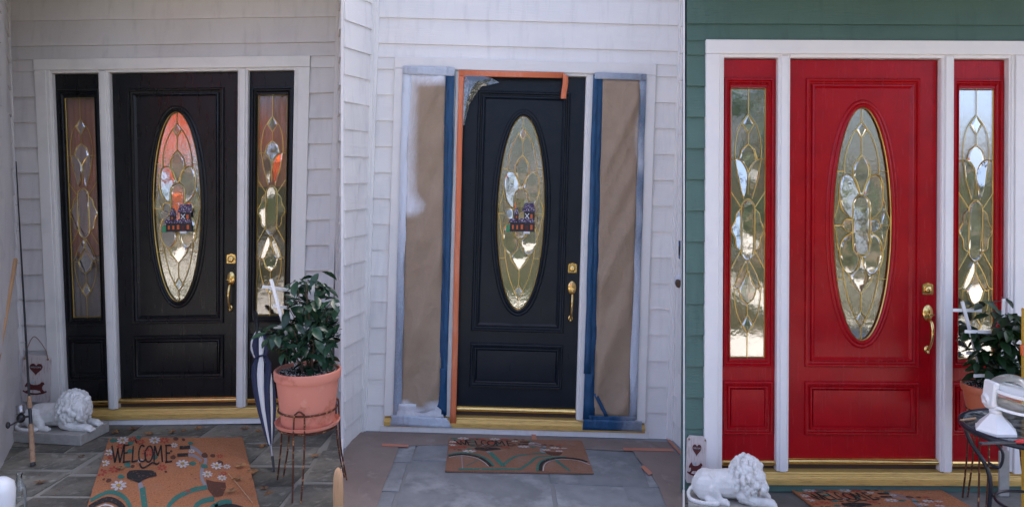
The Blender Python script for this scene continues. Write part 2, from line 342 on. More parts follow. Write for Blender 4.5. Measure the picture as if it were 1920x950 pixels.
MIR = lambda l, c: l+[(2*c-x, y) for x, y in l[::-1] if abs(x-c) > 1]
OVAL_P = [(zo(l, 156, 480, OK_), m_) for l, m_ in (
    ([(156, 378), (178, 390), (185, 420), (185, 555), (178, 586), (156, 597), (134, 586), (127, 555), (127, 420), (134, 390)], 0),
    ([(163, 368), (179, 320), (204, 300), (225, 310), (234, 345), (233, 395), (220, 433), (191, 462), (189, 420), (180, 388)], 1),
    ([(191, 516), (220, 537), (234, 580), (226, 630), (200, 663), (174, 646), (162, 604), (180, 590), (189, 557)], 1),
    (MIR([(156, 228), (171, 247), (184, 271), (184, 304), (171, 344), (156, 372)], 156), 0),
    ([(156, 106), (175, 133), (156, 162), (137, 133)], 0), ([(156, 803), (175, 830), (156, 857), (137, 830)], 0),
    ([(192, 468), (214, 466), (224, 486), (212, 504), (192, 510)], 1),
    ([(239, 392), (248, 430), (259, 470), (250, 510), (242, 558), (232, 590), (239, 560), (232, 520), (229, 486), (238, 440)], 1),
    (MIR([(156, 606), (166, 640), (192, 668), (190, 690), (175, 710), (156, 732)], 156), 0))]
SIDE_P = [(zo(l, 378, 740, SK), m_) for l, m_ in (
    ([(378, 615), (401, 632), (411, 670), (411, 875), (401, 918), (378, 934), (355, 918), (345, 875), (345, 670), (355, 632)], 0),
    ([(378, 166), (408, 215), (378, 264), (348, 215)], 0), ([(378, 1229), (408, 1280), (378, 1318), (348, 1280)], 0),
    (MIR([(378, 326), (410, 354), (423, 402), (408, 415), (384, 452), (378, 490)], 378), 0),
    ([(379, 505), (387, 458), (413, 418), (443, 404), (430, 500), (400, 606)], 1),
    ([(415, 668), (436, 692), (444, 730), (464, 777), (444, 822), (438, 868), (416, 882), (415, 775)], 1),
    ([(387, 940), (424, 1014), (444, 1070), (430, 1086), (406, 1050), (381, 992)], 1),
    (MIR([(378, 1000), (402, 1054), (424, 1092), (409, 1140), (378, 1166)], 378), 0))]
def cames(curves, stad, cx, cz, y, r, parent, pieces=()):
    mb = MB()
    for c in sym(curves):
        p = spline([(cx+x, y, cz+z) for x, z in c], 5) if len(c) > 3 else [Vector((cx+x, y, cz+z)) for x, z in c]
        mb.tube(p, r, 5)
    mb.tube(spline([(cx+x, y, cz+z) for x, z in stad], 4, True), r, 5, True)
    mb.build('came', 'came_gold', parent, 60)['kind'] = 'stuff'
    rn = random.Random(len(curves)+int(cx*100))
    for poly, mirror in pieces:
        for m_ in ((1, -1) if mirror else (1,)):
            P = [(v.x, v.z) for v in spline([(x*m_, 0, z) for x, z in poly], 3, True)] if len(poly) > 4 else [(x*m_, z) for x, z in poly]
            mx = sum(x for x, z in P)/len(P); mz = sum(z for x, z in P)/len(P); tx, tz = rn.uniform(-.08, .08), rn.uniform(-.10, .10); N = len(P); k = .80 if len(poly) > 4 else .6
            ins = [(mx+(x-mx)*k, mz+(z-mz)*(k*.3+.7)) for x, z in P]
            vs = [(cx+x, y+.004, cz+z) for x, z in P]+[(cx+x, y-.001+tx*(x-mx)+tz*(z-mz), cz+z) for x, z in ins]
            MB().add(vs, [tuple(range(N, 2*N))]+[(i, (i+1) % N, (i+1) % N+N, i+N) for i in range(N)]).build('bevelled_piece', 'bevel_glass', parent, 0)

def panel_prof(wd): return [(.004, 0), (0, .014), (-wd*.10, .018), (-wd*.24, .017), (-wd*.34, .005), (-wd*.52, .002), (-wd*.62, .013), (-wd*.76, .015), (-wd, .0)]

def sidelight(frame, sx, m, glazed):
    """fixed panel between mullion and jamb; sx = -1 left, 1 right"""
    xa, xb = (.528, .866); cx = sx*(xa+xb)/2; y = .030; hw = (xb-xa)/2
    z0, z1 = .170, DT; gz0, gz1 = .787, 2.442; gw = .112
    mb = MB()
    mb.box(cx-hw, cx-gw, y, y+.04, z0, z1); mb.box(cx+gw, cx+hw, y, y+.04, z0, z1); mb.box(cx-gw, cx+gw, y, y+.04, z0, gz0); mb.box(cx-gw, cx+gw, y, y+.04, gz1, z1)
    s = mb.build('sidelight', m, frame, 0)
    MB().sweep(rect(cx-.150, cx+.150, .740, 2.497), [(.003, 0), (0, .013), (-.012, .017), (-.018, .005), (-.026, .003), (-.032, .013), (-.038, .006), (-.042, -.012)], y).build('moulding', m, s, 30)
    MB().sweep(rect(cx-.150, cx+.150, .330, .652), panel_prof(.05), y).add([(cx-.1, y-.008, .38), (cx+.1, y-.008, .38), (cx+.1, y-.008, .60), (cx-.1, y-.008, .60)]+[(cx-.085, y-.010, .395), (cx+.085, y-.010, .395), (cx+.085, y-.010, .585), (cx-.085, y-.010, .585)], [(0, 1, 5, 4), (1, 2, 6, 5), (2, 3, 7, 6), (3, 0, 4, 7), (4, 5, 6, 7)]).build('raised_panel', m, s, 30)
    if glazed:
        MB().box(cx-gw, cx+gw, y+.012, y+.018, gz0, gz1).build('pane', 'side_glass_soft' if m == 'door_black' else 'side_glass', s, 0)
        MB().sweep(rect(cx-.109, cx+.109, gz0+.003, gz1-.003), [(0, .004), (-.004, .007), (-.008, .0)], y+.012).build('brass_edge', 'came_gold', s, 0)
        cames(SIDE_C, SSTAD, cx, (gz0+gz1)/2, y+.006, .0023, s, SIDE_P)
    return s

def entry(b, doorm, trimm, kickm, flabel, dlabel, glazed=True, deadlab=None):
    WARP[0] = b.warp
    fr = thing('door_frame', flabel, 'door frame', b.M)
    for s in (-1, 1):
        x0, x1 = sorted((s*.893, s*CW)); MB().box(x0, x1, -.032, .05, CB-.005, CT-.085, .003).build('casing_board', trimm, fr, 30)
        x0, x1 = sorted((s*.862, s*.892)); mb = MB(); mb.box(x0, x1, -.014, .09, .125, 2.645, .003); x0, x1 = sorted((s*.874, s*.8925)); mb.box(x0, x1, -.021, -.010, .125, 2.645, .002); mb.build('jamb', trimm, fr, 30)
        mb = MB(); x0, x1 = sorted((s*.460, s*.532)); mb.box(x0, x1, -.012, .08, .118, 2.645, .003)
        mb.box(s*.496-.021, s*.496+.021, -.024, -.008, .118, 2.63, .004); mb.build('mullion', trimm, fr, 30)
        mb = MB(); x0, x1 = sorted((s*.4575, s*.470)); mb.box(x0, x1, -.004, .034, .16, 2.62, .002); mb.build('door_stop', trimm, fr, 30)
    MB().box(-CW-.001, CW+.001, -.034, .05, CT-.084, CT, .003).build('casing_board', trimm, fr, 30)
    for x0, x1 in ((-.862, -.532), (-.460, .460), (.532, .862)):
        mb = MB(); mb.box(x0-.004, x1+.004, -.016, .09, DT+.006, 2.642, .003); mb.build('head_jamb', trimm, fr, 30)
    mb = MB()                                  # stepped sill with drip grooves
    prof = [(.10, .045), (-.040, .045), (-.046, .050), (-.046, .078), (-.036, .082), (-.034, .086), (-.030, .088), (-.028, .094), (-.022, .096), (-.020, .100), (-.010, .104), (-.006, .112), (.10, .128)]
    N = len(prof); vs = [(x, y, z) for x in (-.972, .972) for (y, z) in prof]
    mb.add(vs, [tuple(range(N)), tuple(range(2*N-1, N-1, -1))]+[(i, (i+1) % N, (i+1) % N+N, i+N) for i in range(N)]); mb.build('sill', 'sill_gold', fr, 0)
    MB().box(-.861, .861, .036, .10, .112, .150).build('threshold_gap', 'dark_gap', fr, 0)
    for x0, x1 in ((-.861, -.533), (.533, .861)):
        mb = MB(); mb.box(x0, x1, -.004, .06, .146, .176, .008); mb.build('threshold_strip', 'brass', fr, 30)
    MB().box(-1.0, 1.0, -.024, .06, .0, .045, .002).build('kick_board', kickm, fr, 0)
    for s in (-1, 1): sidelight(fr, s, doorm, glazed)
    # door leaf
    d = thing('front_door', dlabel, 'door', b.M)
    y = .035; oc, rx, rz = 1.612, .183, .717; n = 96; vs, fs = [], []
    for k in range(n):
        a = 2*PI*(k+.5)/n; ca, sa = math.cos(a), math.sin(a); hx, hz = DH-.002, (DT-DB)/2; cz = (DT+DB)/2
        ex, ez = rx*ca, oc+rz*sa; dx, dz = ex, ez-oc
        tx = hx/abs(dx) if abs(dx) > 1e-9 else 1e9; tz = ((DT-oc) if dz > 0 else (oc-DB))/abs(dz) if abs(dz) > 1e-9 else 1e9; t = min(tx, tz)
        vs += [(ex, y, ez), (dx*t, y, oc+dz*t), (ex, y+.045, ez), (dx*t, y+.045, oc+dz*t)]
    for cxn, czn in ((1, 1), (-1, 1), (-1, -1), (1, -1)): vs.append((cxn*hx, y, DT if czn > 0 else DB))
    for k in range(n):
        j = (k+1) % n; fs += [(4*k, 4*k+1, 4*j+1, 4*j), (4*k, 4*j, 4*j+2, 4*k+2), (4*k+2, 4*j+2, 4*j+3, 4*k+3), (4*k+1, 4*k+3, 4*j+3, 4*j+1)]
        p, q = vs[4*k+1], vs[4*j+1]
        for ci in range(4):
            c = vs[4*n+ci]
            if abs(p[0]-q[0]) > 1e-6 and abs(p[2]-q[2]) > 1e-6 and (abs(p[0]-c[0]) < 1e-6 or abs(p[2]-c[2]) < 1e-6) and (abs(q[0]-c[0]) < 1e-6 or abs(q[2]-c[2]) < 1e-6): fs.append((4*k+1, 4*n+ci, 4*j+1))
    MB().add(vs, fs).build('slab', doorm, d, 30)
    om = MB().sweep(ellipse(0, oc, rx, rz, 96), [(-.004, -.015), (-.003, .010), (.006, .018), (.016, .015), (.020, .008), (.026, .012), (.036, .010), (.042, 0)], y).build('oval_moulding', doorm, d, 50)
    MB().sweep(ellipse(0, oc, rx-.004, rz-.004, 96), [(0, .004), (-.003, .008), (-.007, .004), (-.007, 0)], y).build('gold_rim', 'came_gold', om, 50)
    MB().sweep(rect(-.345, .345, .742, 2.497), panel_prof(.058), y).build('panel_moulding', doorm, d, 30)
    MB().sweep(rect(-.345, .345, .329, .648), panel_prof(.05), y).add([(-.295, y-.008, .379), (.295, y-.008, .379), (.295, y-.008, .598), (-.295, y-.008, .598), (-.28, y-.010, .394), (.28, y-.010, .394), (.28, y-.010, .583), (-.28, y-.010, .583)], [(0, 1, 5, 4), (1, 2, 6, 5), (2, 3, 7, 6), (3, 0, 4, 7), (4, 5, 6, 7)]).build('raised_panel', doorm, d, 30)
    MB().prism(ellipse(0, oc, rx-.002, rz-.002, 72), y+.012, y+.018).build('pane', 'rain_glass', d, 0)
    cames(OVAL_C, STAD, 0, oc, y+.006, .0025, d, OVAL_P)
    mb = MB(); mb.tube([(-.455, y-.024, .170), (.455, y-.024, .170)], .016, 12); mb.box(-.455, .455, y-.022, y+.02, .154, .188); mb.build('sweep_strip', 'brass', d, 40)
    # hardware
    hx = .402; mb = MB()
    pl = [(-.030, -.032), (.030, -.032), (.033, -.026), (.033, .028), (.026, .034), (.014, .036), (0, .042), (-.014, .036), (-.026, .034), (-.033, .028), (-.033, -.026)]
    mb.prism([(hx+a, 1.215+c) for a, c in pl], y-.005, y-.0005); db = mb.build('deadbolt', 'brass', d, 30)
    mb = MB(); mb.sweep(ellipse(hx, 1.215, .022, .024, 28), [(0, 0), (0, .012), (-.004, .016), (-.012, .018), (-.020, .019)], y-.005); mb.build('cylinder', 'brass', db, 50)
    MB().prism([(hx-.002, 1.206), (hx+.002, 1.206), (hx+.002, 1.216), (hx-.002, 1.216)], y-.0262, y-.023).build('keyhole', 'dark_gap', db, 0)
    mb = MB(); mb.sweep(ellipse(hx, 1.072, .033, .052, 36), [(0, 0), (0, .006), (-.005, .011), (-.012, .012), (-.020, .018), (-.032, .019)], y); mb.prism(ellipse(hx, 1.072, .004, .02, 12), y-.021, y-.001); hs = mb.build('handle_set', 'brass', d, 50)
    mb = MB(); mb.box(hx-.016, hx+.016, y-.050, y-.018, 1.062, 1.070, .002); mb.build('thumb_latch', 'brass', hs, 30)
    pts = spline([(hx, y-.012, 1.035), (hx+.001, y-.045, 1.015), (hx, y-.058, .965), (hx-.002, y-.052, .91), (hx-.003, y-.032, .868), (hx-.004, y-.012, .846), (hx-.005, y-.022, .828)], 6)
    mb = MB().tube(pts, [.012-.0035*math.sin(PI*i/(len(pts)-1)) if i < len(pts)-6 else .010 for i in range(len(pts))], 10); mb.build('grip', 'brass', hs, 60)
    MB().ball((hx-.004, y-.004, .850), (.021, .012, .025), 14).build('boss', 'brass', hs, 60)
    WARP[0] = None
    # room behind the glass
    rm = MB(); x = .90; a, c = .095, .50
    rm.add([(-x, a, 0), (x, a, 0), (x, c, 0), (-x, c, 0), (-x, a, 2.7), (x, a, 2.7), (x, c, 2.7), (-x, c, 2.7)], [(0, 1, 2, 3), (7, 6, 5, 4), (1, 5, 6, 2), (2, 6, 7, 3), (3, 7, 4, 0)])
    WARP[0] = b.warp; o = rm.build('interior_room', b.room, None, 0); WARP[0] = None; o.matrix_world = b.M; struct(o)
    return fr, d
B1.room, B2.room, B3.room = 'room_wall', 'room_grey', 'room_grey'

# ------------------------------------------------------------------ setting: ground, walls, roofs, floors
o = MB().add([(-400, -400, -.32), (400, -400, -.32), (400, 400, -.32), (-400, 400, -.32)], [(0, 1, 2, 3)]).build('ground', 'lawn', None, 0); struct(o)
o = MB().box(-14, 14, -.6, 2.2, -.35, -.16).build('pavement', 'concrete', None, 0); struct(o)
o = MB().box(-12, 12, 6.35, 14, -.3, 5.2).add([(-12.5, 5.9, 5.1), (12.5, 5.9, 5.1), (12.5, 10.2, 7.2), (-12.5, 10.2, 7.2), (-12.5, 14.5, 5.1), (12.5, 14.5, 5.1)], [(0, 1, 2, 3), (3, 2, 5, 4), (0, 3, 4), (1, 5, 2), (0, 4, 5, 1)]).build('house', 'paint_grey', None, 0); tag(o, 'added grey house body shading the three entrances from behind', 'house')  # unseen block, added to keep the sun off the porch

back_wall(B1, 'paint_grey', -1.205, 1.195, 'light grey clapboard wall around the black door with the potted shrub')
back_wall(B2, 'paint_white', -1.150, 1.182, 'white primed clapboard wall around the masked sidelights', board=.045, tb=.015)
back_wall(B3, 'paint_green', -1.086, 1.95, 'green clapboard wall around the red door', board=0, tb=.020)
f0 = floor_at(B1, -10, 890)
side_wall('paint_grey', (-2.488-1.16, 5.52, .0), (-2.488-1.285, 5.52, 3.7), (f0.x, f0.y, .0), (f0.x+.02, f0.y, 3.7), 'light grey clapboard side wall behind the fishing rod', -1)
side_wall('paint_grey', (-1.300, 5.53, .0), (-1.27, 5.53, 3.7), (-1.1915, 5.197, .0), (-1.1915, 5.197, 3.7), 'narrow grey clapboard return wall behind the potted shrub', 1)
side_wall('paint_white', (.02-1.15, 5.56, -.06), (.02-1.15+.105, 5.56, 3.75), (-1.1775, 5.197, -.06), (-1.1775, 5.197, 3.75), 'white primed side wall beside the kraft paper with sprayed edge', -1)
side_wall('paint_white', (1.205, 5.56, -.12), (1.285, 5.56, 3.75), (1.2345, 5.369, -.12), (1.2345, 5.369, 3.75), 'white primed side wall holding the taped doorbell', 1)
t = MB().box(-1.1925, -1.1770, 5.185, 5.20, -.06, 3.75).build('end_trim', 'trim_clean', None, 0); tag(t, 'thin white end trim between the grey wall and the white wall', 'trim')
t = MB().add([(1.2340, 5.370, -.1), (1.0395, 4.515, -.1), (1.0475, 4.505, -.1), (1.25, 5.37, -.1), (1.2340, 5.370, 3.75), (1.0395, 4.515, 3.75), (1.0475, 4.505, 3.75), (1.25, 5.37, 3.75)],
    [(0, 1, 5, 4), (1, 2, 6, 5), (2, 3, 7, 6), (3, 0, 4, 7), (4, 5, 6, 7)]).build('end_trim', 'trim_clean', None, 0); tag(t, 'thin white end trim at the edge of the green wall', 'trim')
# roofs added just above the picture to darken the grey and green wall tops
def roof(x0, x1, y0, y1, z0, label):
    mb = MB(); mb.box(x0, x1, y0, y1, z0, z0+.14); t = mb.build('shade_roof', 'ceiling_paint', None, 0); tag(t, label, 'roof')
roof(-4.2, -1.25, 4.15, 5.55, 3.40, 'small flat roof added to shade the top of the grey wall'); roof(1.06, 4.2, 3.25, 4.52, 3.16, 'small flat roof added to shade the top of the green wall')

def clip(poly, a, b, c):       # keep a*x+b*y <= c
    out = []
    for i, p in enumerate(poly):
        q = poly[(i+1) % len(poly)]; dp, dq = a*p[0]+b*p[1]-c, a*q[0]+b*q[1]-c
        if dp <= 0: out.append(p)
        if dp*dq < 0: t = dp/(dp-dq); out.append((p[0]+(q[0]-p[0])*t, p[1]+(q[1]-p[1])*t))
    return out
def split(x0, x1, y0, y1, mn, mx, rnd):
    w_, h_ = x1-x0, y1-y0
    if (w_ < mx and h_ < mx and rnd.random() < .75) or (w_ < mn*2 and h_ < mn*2): return [(x0, x1, y0, y1)]
    k = rnd.uniform(.38, .62)
    if w_*rnd.uniform(.8, 1.2) > h_: return split(x0, x0+w_*k, y0, y1, mn, mx, rnd)+split(x0+w_*k, x1, y0, y1, mn, mx, rnd)
    return split(x0, x1, y0, y0+h_*k, mn, mx, rnd)+split(x0, x1, y0+h_*k, y1, mn, mx, rnd)
def paved(b, name, x0, x1, y0, y1, cuts, m, mort, mn, mx, seed, gap=.007, jit=.02):
    rnd = random.Random(seed); poly = [(x0, y0), (x1, y0), (x1, y1), (x0, y1)]
    for c in cuts: poly = clip(poly, *c)
    N = len(poly); zz = lambda x, dz: fz(b, x)+dz
    vs = [(p[0], p[1], zz(p[0], -.006)) for p in poly]+[(p[0], p[1], -.33) for p in poly]
    f = MB().add(vs, [tuple(range(N))]+[(i, i+N, (i+1) % N+N, (i+1) % N) for i in range(N)]).build(name, mort, None, 0); struct(f)
    for (a, c, d, e) in split(x0, x1, y0, y1, mn, mx, rnd):
        j = lambda: rnd.uniform(-jit, jit)
        q = [(a+gap+j(), d+gap+j()), (c-gap+j(), d+gap+j()), (c-gap+j(), e-gap+j()), (a+gap+j(), e-gap+j())]
        for cc in cuts: q = clip(q, *cc) if len(q) > 2 else q
        if len(q) < 3: continue
        cx, cy = sum(p[0] for p in q)/len(q), sum(p[1] for p in q)/len(q); n = len(q); h = rnd.uniform(-.003, .001); K = .012
        top = [(p[0]+(cx-p[0])*K-cx, p[1]+(cy-p[1])*K-cy, zz(p[0], h)) for p in q]; low = [(p[0]-cx, p[1]-cy, zz(p[0], -.02)) for p in q]
        me = MB().add(top+low, [tuple(range(n))]+[(i, i+n, (i+1) % n+n, (i+1) % n) for i in range(n)]).mesh('flagstone', m, 0)
        inst('flagstone', me, f, T(cx, cy, 0))
    return f
KL, KR = -318.5/F, 322.0/F
paved(B1, 'slate_floor', -4.0, -.4, 2.2, 5.60, [(1, -(KL-.0015), 0)], 'slate_dark', 'mortar', .20, .60, 17, .014)
paved(B2, 'pale_floor', -1.4, 1.4, 2.2, 5.62, [(-1, (KL+.0015), 0), (1, -(KR-.0005), 0)], 'slate_pale', 'mortar_pale', .45, 1.1, 5, .004)
paved(B3, 'grey_floor', .4, 4.0, 2.2, 4.60, [(-1, KR+.0005, 0)], 'slate_grey', 'mortar', .25, .7, 8)
# white floor strips dividing the three porches
for k, y1, lab in ((KL, 5.19, 'white strip in the floor between dark slate and dusty floor'), (KR, 4.50, 'white strip in the floor beside the red door porch')):
    w_ = .0014; zb = .062 if k < 0 else .0
    vs = [((k-w_)*2.2, 2.2, -.30), ((k+w_)*2.2, 2.2, -.30), ((k+w_)*y1, y1, -.30), ((k-w_)*y1, y1, -.30)]; vs += [(x, y, zb) for x, y, z in vs]
    tag(MB().add(vs, [(4, 5, 6, 7), (0, 1, 5, 4), (1, 2, 6, 5), (2, 3, 7, 6), (3, 0, 4, 7)]).build('edging_strip', 'trim_clean', None, 0), lab, 'strip')

entry(B1, 'door_black', 'trim_cream', 'paint_white', 'cream painted frame of the black door with bare sidelights', 'black front door with oval leaded glass in grey wall')
entry(B2, 'door_navy', 'trim_white', 'paint_white', 'white frame with paper masked sidelights around the dark door', 'dark navy front door edged with orange tape', glazed=False)
entry(B3, 'door_red', 'trim_clean', 'paint_green', 'bright white frame with red sidelights in green wall', 'bright red front door with oval leaded glass')

# ------------------------------------------------------------------ unseen trees, bushes and strips, added behind the viewer only for the glass to mirror
def tree(x, y, h, r, m, label, seed, n=2600, low=.25):
    rnd = random.Random(seed); t = thing('reflection_tree', label, 'tree', T(x, y, -.32))
    tr = MB(); tr.tube(spline([(0, 0, 0), (.05, .02, h*.25), (-.04, .05, h*.55), (.02, 0, h*.85)], 4), [.16*h/6*(1-i/14) for i in range(13)], 8)
    for k in range(6):
        a = k*1.05+rnd.random(); z = h*rnd.uniform(.3, .65); tr.tube([(0, 0, z), (math.cos(a)*r*.4, math.sin(a)*r*.4, z+h*.12), (math.cos(a)*r*.8, math.sin(a)*r*.8, z+h*.18)], [.06*h/6, .04*h/6, .012], 5)
    tr.build('trunk', 'bark', t)
    cl = [(rnd.gauss(0, .42)*r, rnd.gauss(0, .42)*r, h*(low+(1-low)*rnd.random()), r*rnd.uniform(.22, .42)) for _ in range(34)]
    mb = MB()
    for _ in range(n):
        cx, cy, cz, cr = rnd.choice(cl); d = Vector((rnd.gauss(0, 1), rnd.gauss(0, 1), rnd.gauss(0, 1))).normalized()*cr*rnd.random()**.4
        p = Vector((cx, cy, cz))+d; s = rnd.uniform(.06, .13)*h/6; u = Vector((rnd.gauss(0, 1), rnd.gauss(0, 1), rnd.gauss(0, 1))).normalized(); v = u.orthogonal().normalized()
        mb.add([p-u*s, p-v*s*.6, p+u*s, p+v*s*.6], [(0, 1, 2, 3)])
    mb.build('crown', m, t, 0)
GR = 'added trees across the lawn behind the porch viewer'
tree(-9.6, -10, 8.0, 2.3, 'crown_orange', 'added tall orange autumn tree mirrored in the black door glass', 1, 8000, low=.37)
tree(-13.2, -10, 5.4, 2.4, 'crown_orange', 'added broad orange autumn tree mirrored beside the lawn', 2, 3400, low=.12)
tree(-6.4, -11, 6.5, 1.5, 'crown_dark', 'added tall dark evergreen tree mirrored in the door glass', 3, low=.2)
tree(.3, -14, 9, 3.0, 'crown_green', 'added tall green tree mirrored in the masked door glass', 4, 1500, low=.34)
tree(6.3, -10, 6.5, 2.0, 'crown_dark', 'added dark leafy tree mirrored in the left red sidelight', 5, low=.15)
tree(9.6, -13, 8.0, 2.6, 'crown_green', 'added spreading green tree mirrored in the red door glass', 6, 1500, low=.38)
for k, (x, y, h_, lab) in enumerate(((-8.2, -6.5, 1.5, 'added low dark bush mirrored in the black door glass'), (-5.0, -7.5, 1.9, 'added round dark bush mirrored beside the umbrella'), (-1.4, -8, 1.6, 'added dark clipped bush mirrored in the taped door'), (1.3, -7, 1.2, 'added low bush mirrored low in the taped door glass'), (5.2, -7, 1.7, 'added dark bush mirrored in the left red sidelight'), (8.4, -8, 1.3, 'added low bush mirrored in the red door glass'), (10.6, -7.5, 1.9, 'added dark bush mirrored in the right red sidelight'))):
    tree(x, y, h_, h_*.75, 'crown_dark', lab, 60+k, 1100, .05)
for k, (x, y, h_, m_, lab) in enumerate(((-19, -22, 7, 'crown_green', 'added far green tree mirrored beside the orange trees'), (-13, -25, 8, 'crown_dark', 'added far dark tree mirrored behind the orange trees'), (-8, -22, 6, 'crown_dark', 'added far dark tree mirrored in the umbrella sidelight'), (-2.4, -24, 7, 'crown_dark', 'added far dark tree mirrored left in the taped door'), (4, -22, 6, 'crown_green', 'added far green tree mirrored right in the taped door'), (9.5, -23, 7.5, 'crown_dark', 'added far dark tree mirrored in the left red sidelight'), (13.4, -24, 5.2, 'crown_dark', 'added far low dark tree mirrored in the red door glass'), (17.2, -26, 7, 'crown_green', 'added far green tree mirrored right in the red door glass'))):
    tree(x, y, h_, h_*.36, m_, lab, 80+k, 1500, .06)
for k, (x, y, h_, lab) in enumerate(((3.5, -2.3, 1.25, 'added knee high bush mirrored low in the left red sidelight'), (5.7, -3.0, 1.0, 'added knee high bush mirrored low in the red door'), (7.6, -2.2, 1.3, 'added knee high bush mirrored low in the right red sidelight'), (-.7, -2.0, 1.1, 'added knee high bush mirrored low in the taped door'), (-5.9, -2.6, 1.2, 'added knee high bush mirrored low in the black door'), (-4.1, -2.1, 1.0, 'added knee high bush mirrored by the umbrella'))):
    tree(x, y, h_, h_*.6, 'crown_dark', lab, 140+k, 900, .05)
for x0, x1, y0, y1, nm, m_ in ((-4.8, -3.6, -12, -.62, 'path', 'concrete'), (4.2, 4.9, -14, -.62, 'path', 'concrete'), (6.4, 7.0, -14, -.62, 'path', 'slate_grey'), (-9, -6.8, -14, -.62, 'added_drive', 'slate_grey')):
    struct(MB().box(x0, x1, y0, y1, -.33, -.30).build(nm, m_, None, 0))  # added strips, unseen, breaking up the lawn mirrored in the glass
tree(14.6, -16, 4.0, 1.6, 'crown_green', 'added small green tree mirrored in the right sidelight', 8, 900)

# ------------------------------------------------------------------ door mats
def arc(cx, cy, r, n=16): return [(cx+r*math.cos(2*PI*k/n), cy+r*math.sin(2*PI*k/n)) for k in range(n)]
def m1(X, Y):        # zoomed photo pixels of the grey entrance -> mat design coordinates
    px, py = 160+X/3.168, 650+Y/3.168; k = (py-823)/125; l, r = 205-40*k, 455+30*k
    return ((px-l)/(r-l), (1/490-1/(py-YH))/(1/490-1/615)*.574)
def m2(X, Y):        # zoomed photo pixels of the primed entrance -> mat design coordinates
    py = 790+Y/6.19; k = (Y-225)/365; l, r = 140-55*k, 1680+140*k; a, e = 790+225/6.19-YH, 790+597/6.19-YH
    return ((X-l)/(r-l), (1/a-1/(py-YH))/(1/a-1/e))
def stroke(mb, pts, w_, k=5, close=False):
    """flat ribbon in design space (u right, v down; v counted in mat depths of .63 of its width)"""
    P = spline([(u, v*.63, 0) for u, v in pts], k, close) if len(pts) > 2 else [Vector((u, v*.63, 0)) for u, v in pts]
    L, R_ = [], []
    for i, p in enumerate(P):
        d = (P[min(i+1, len(P)-1)]-P[max(i-1, 0)]).normalized(); n = Vector((-d.y, d.x, 0))*w_/2; L.append(p+n); R_.append(p-n)
    N = len(P); mb.add([(p.x, p.y/.63, 0) for p in L+R_], [(i, i+1, N+i+1, N+i) for i in range(N-1)])
def blob(mb, u, v, ru, rv, n=10, jit=.0, rnd=random):
    mb.add([(u+ru*math.cos(2*PI*k/n)*(1+rnd.uniform(-jit, jit)), v+rv*math.sin(2*PI*k/n)*(1+rnd.uniform(-jit, jit)), 0) for k in range(n)], [tuple(range(n))])
def flower(mb, X, Y, r, petals=8, f=m1):
    (u, v), (u2, _), (_, v2) = f(X, Y), f(X+r, Y), f(X, Y+r*.62); ru, rv = u2-u, v2-v; a0 = random.random()
    for k in range(petals):
        a = a0+2*PI*k/petals; c, s_ = math.cos(a), math.sin(a); vs = []
        for q in range(8):
            b = 2*PI*q/8; e, g = .62+.36*math.cos(b), .20*math.sin(b); vs.append((u+ru*(e*c-g*s_), v+rv*(e*s_+g*c), 0))
        mb.add(vs, [tuple(range(8))])
    return u, v, ru, rv
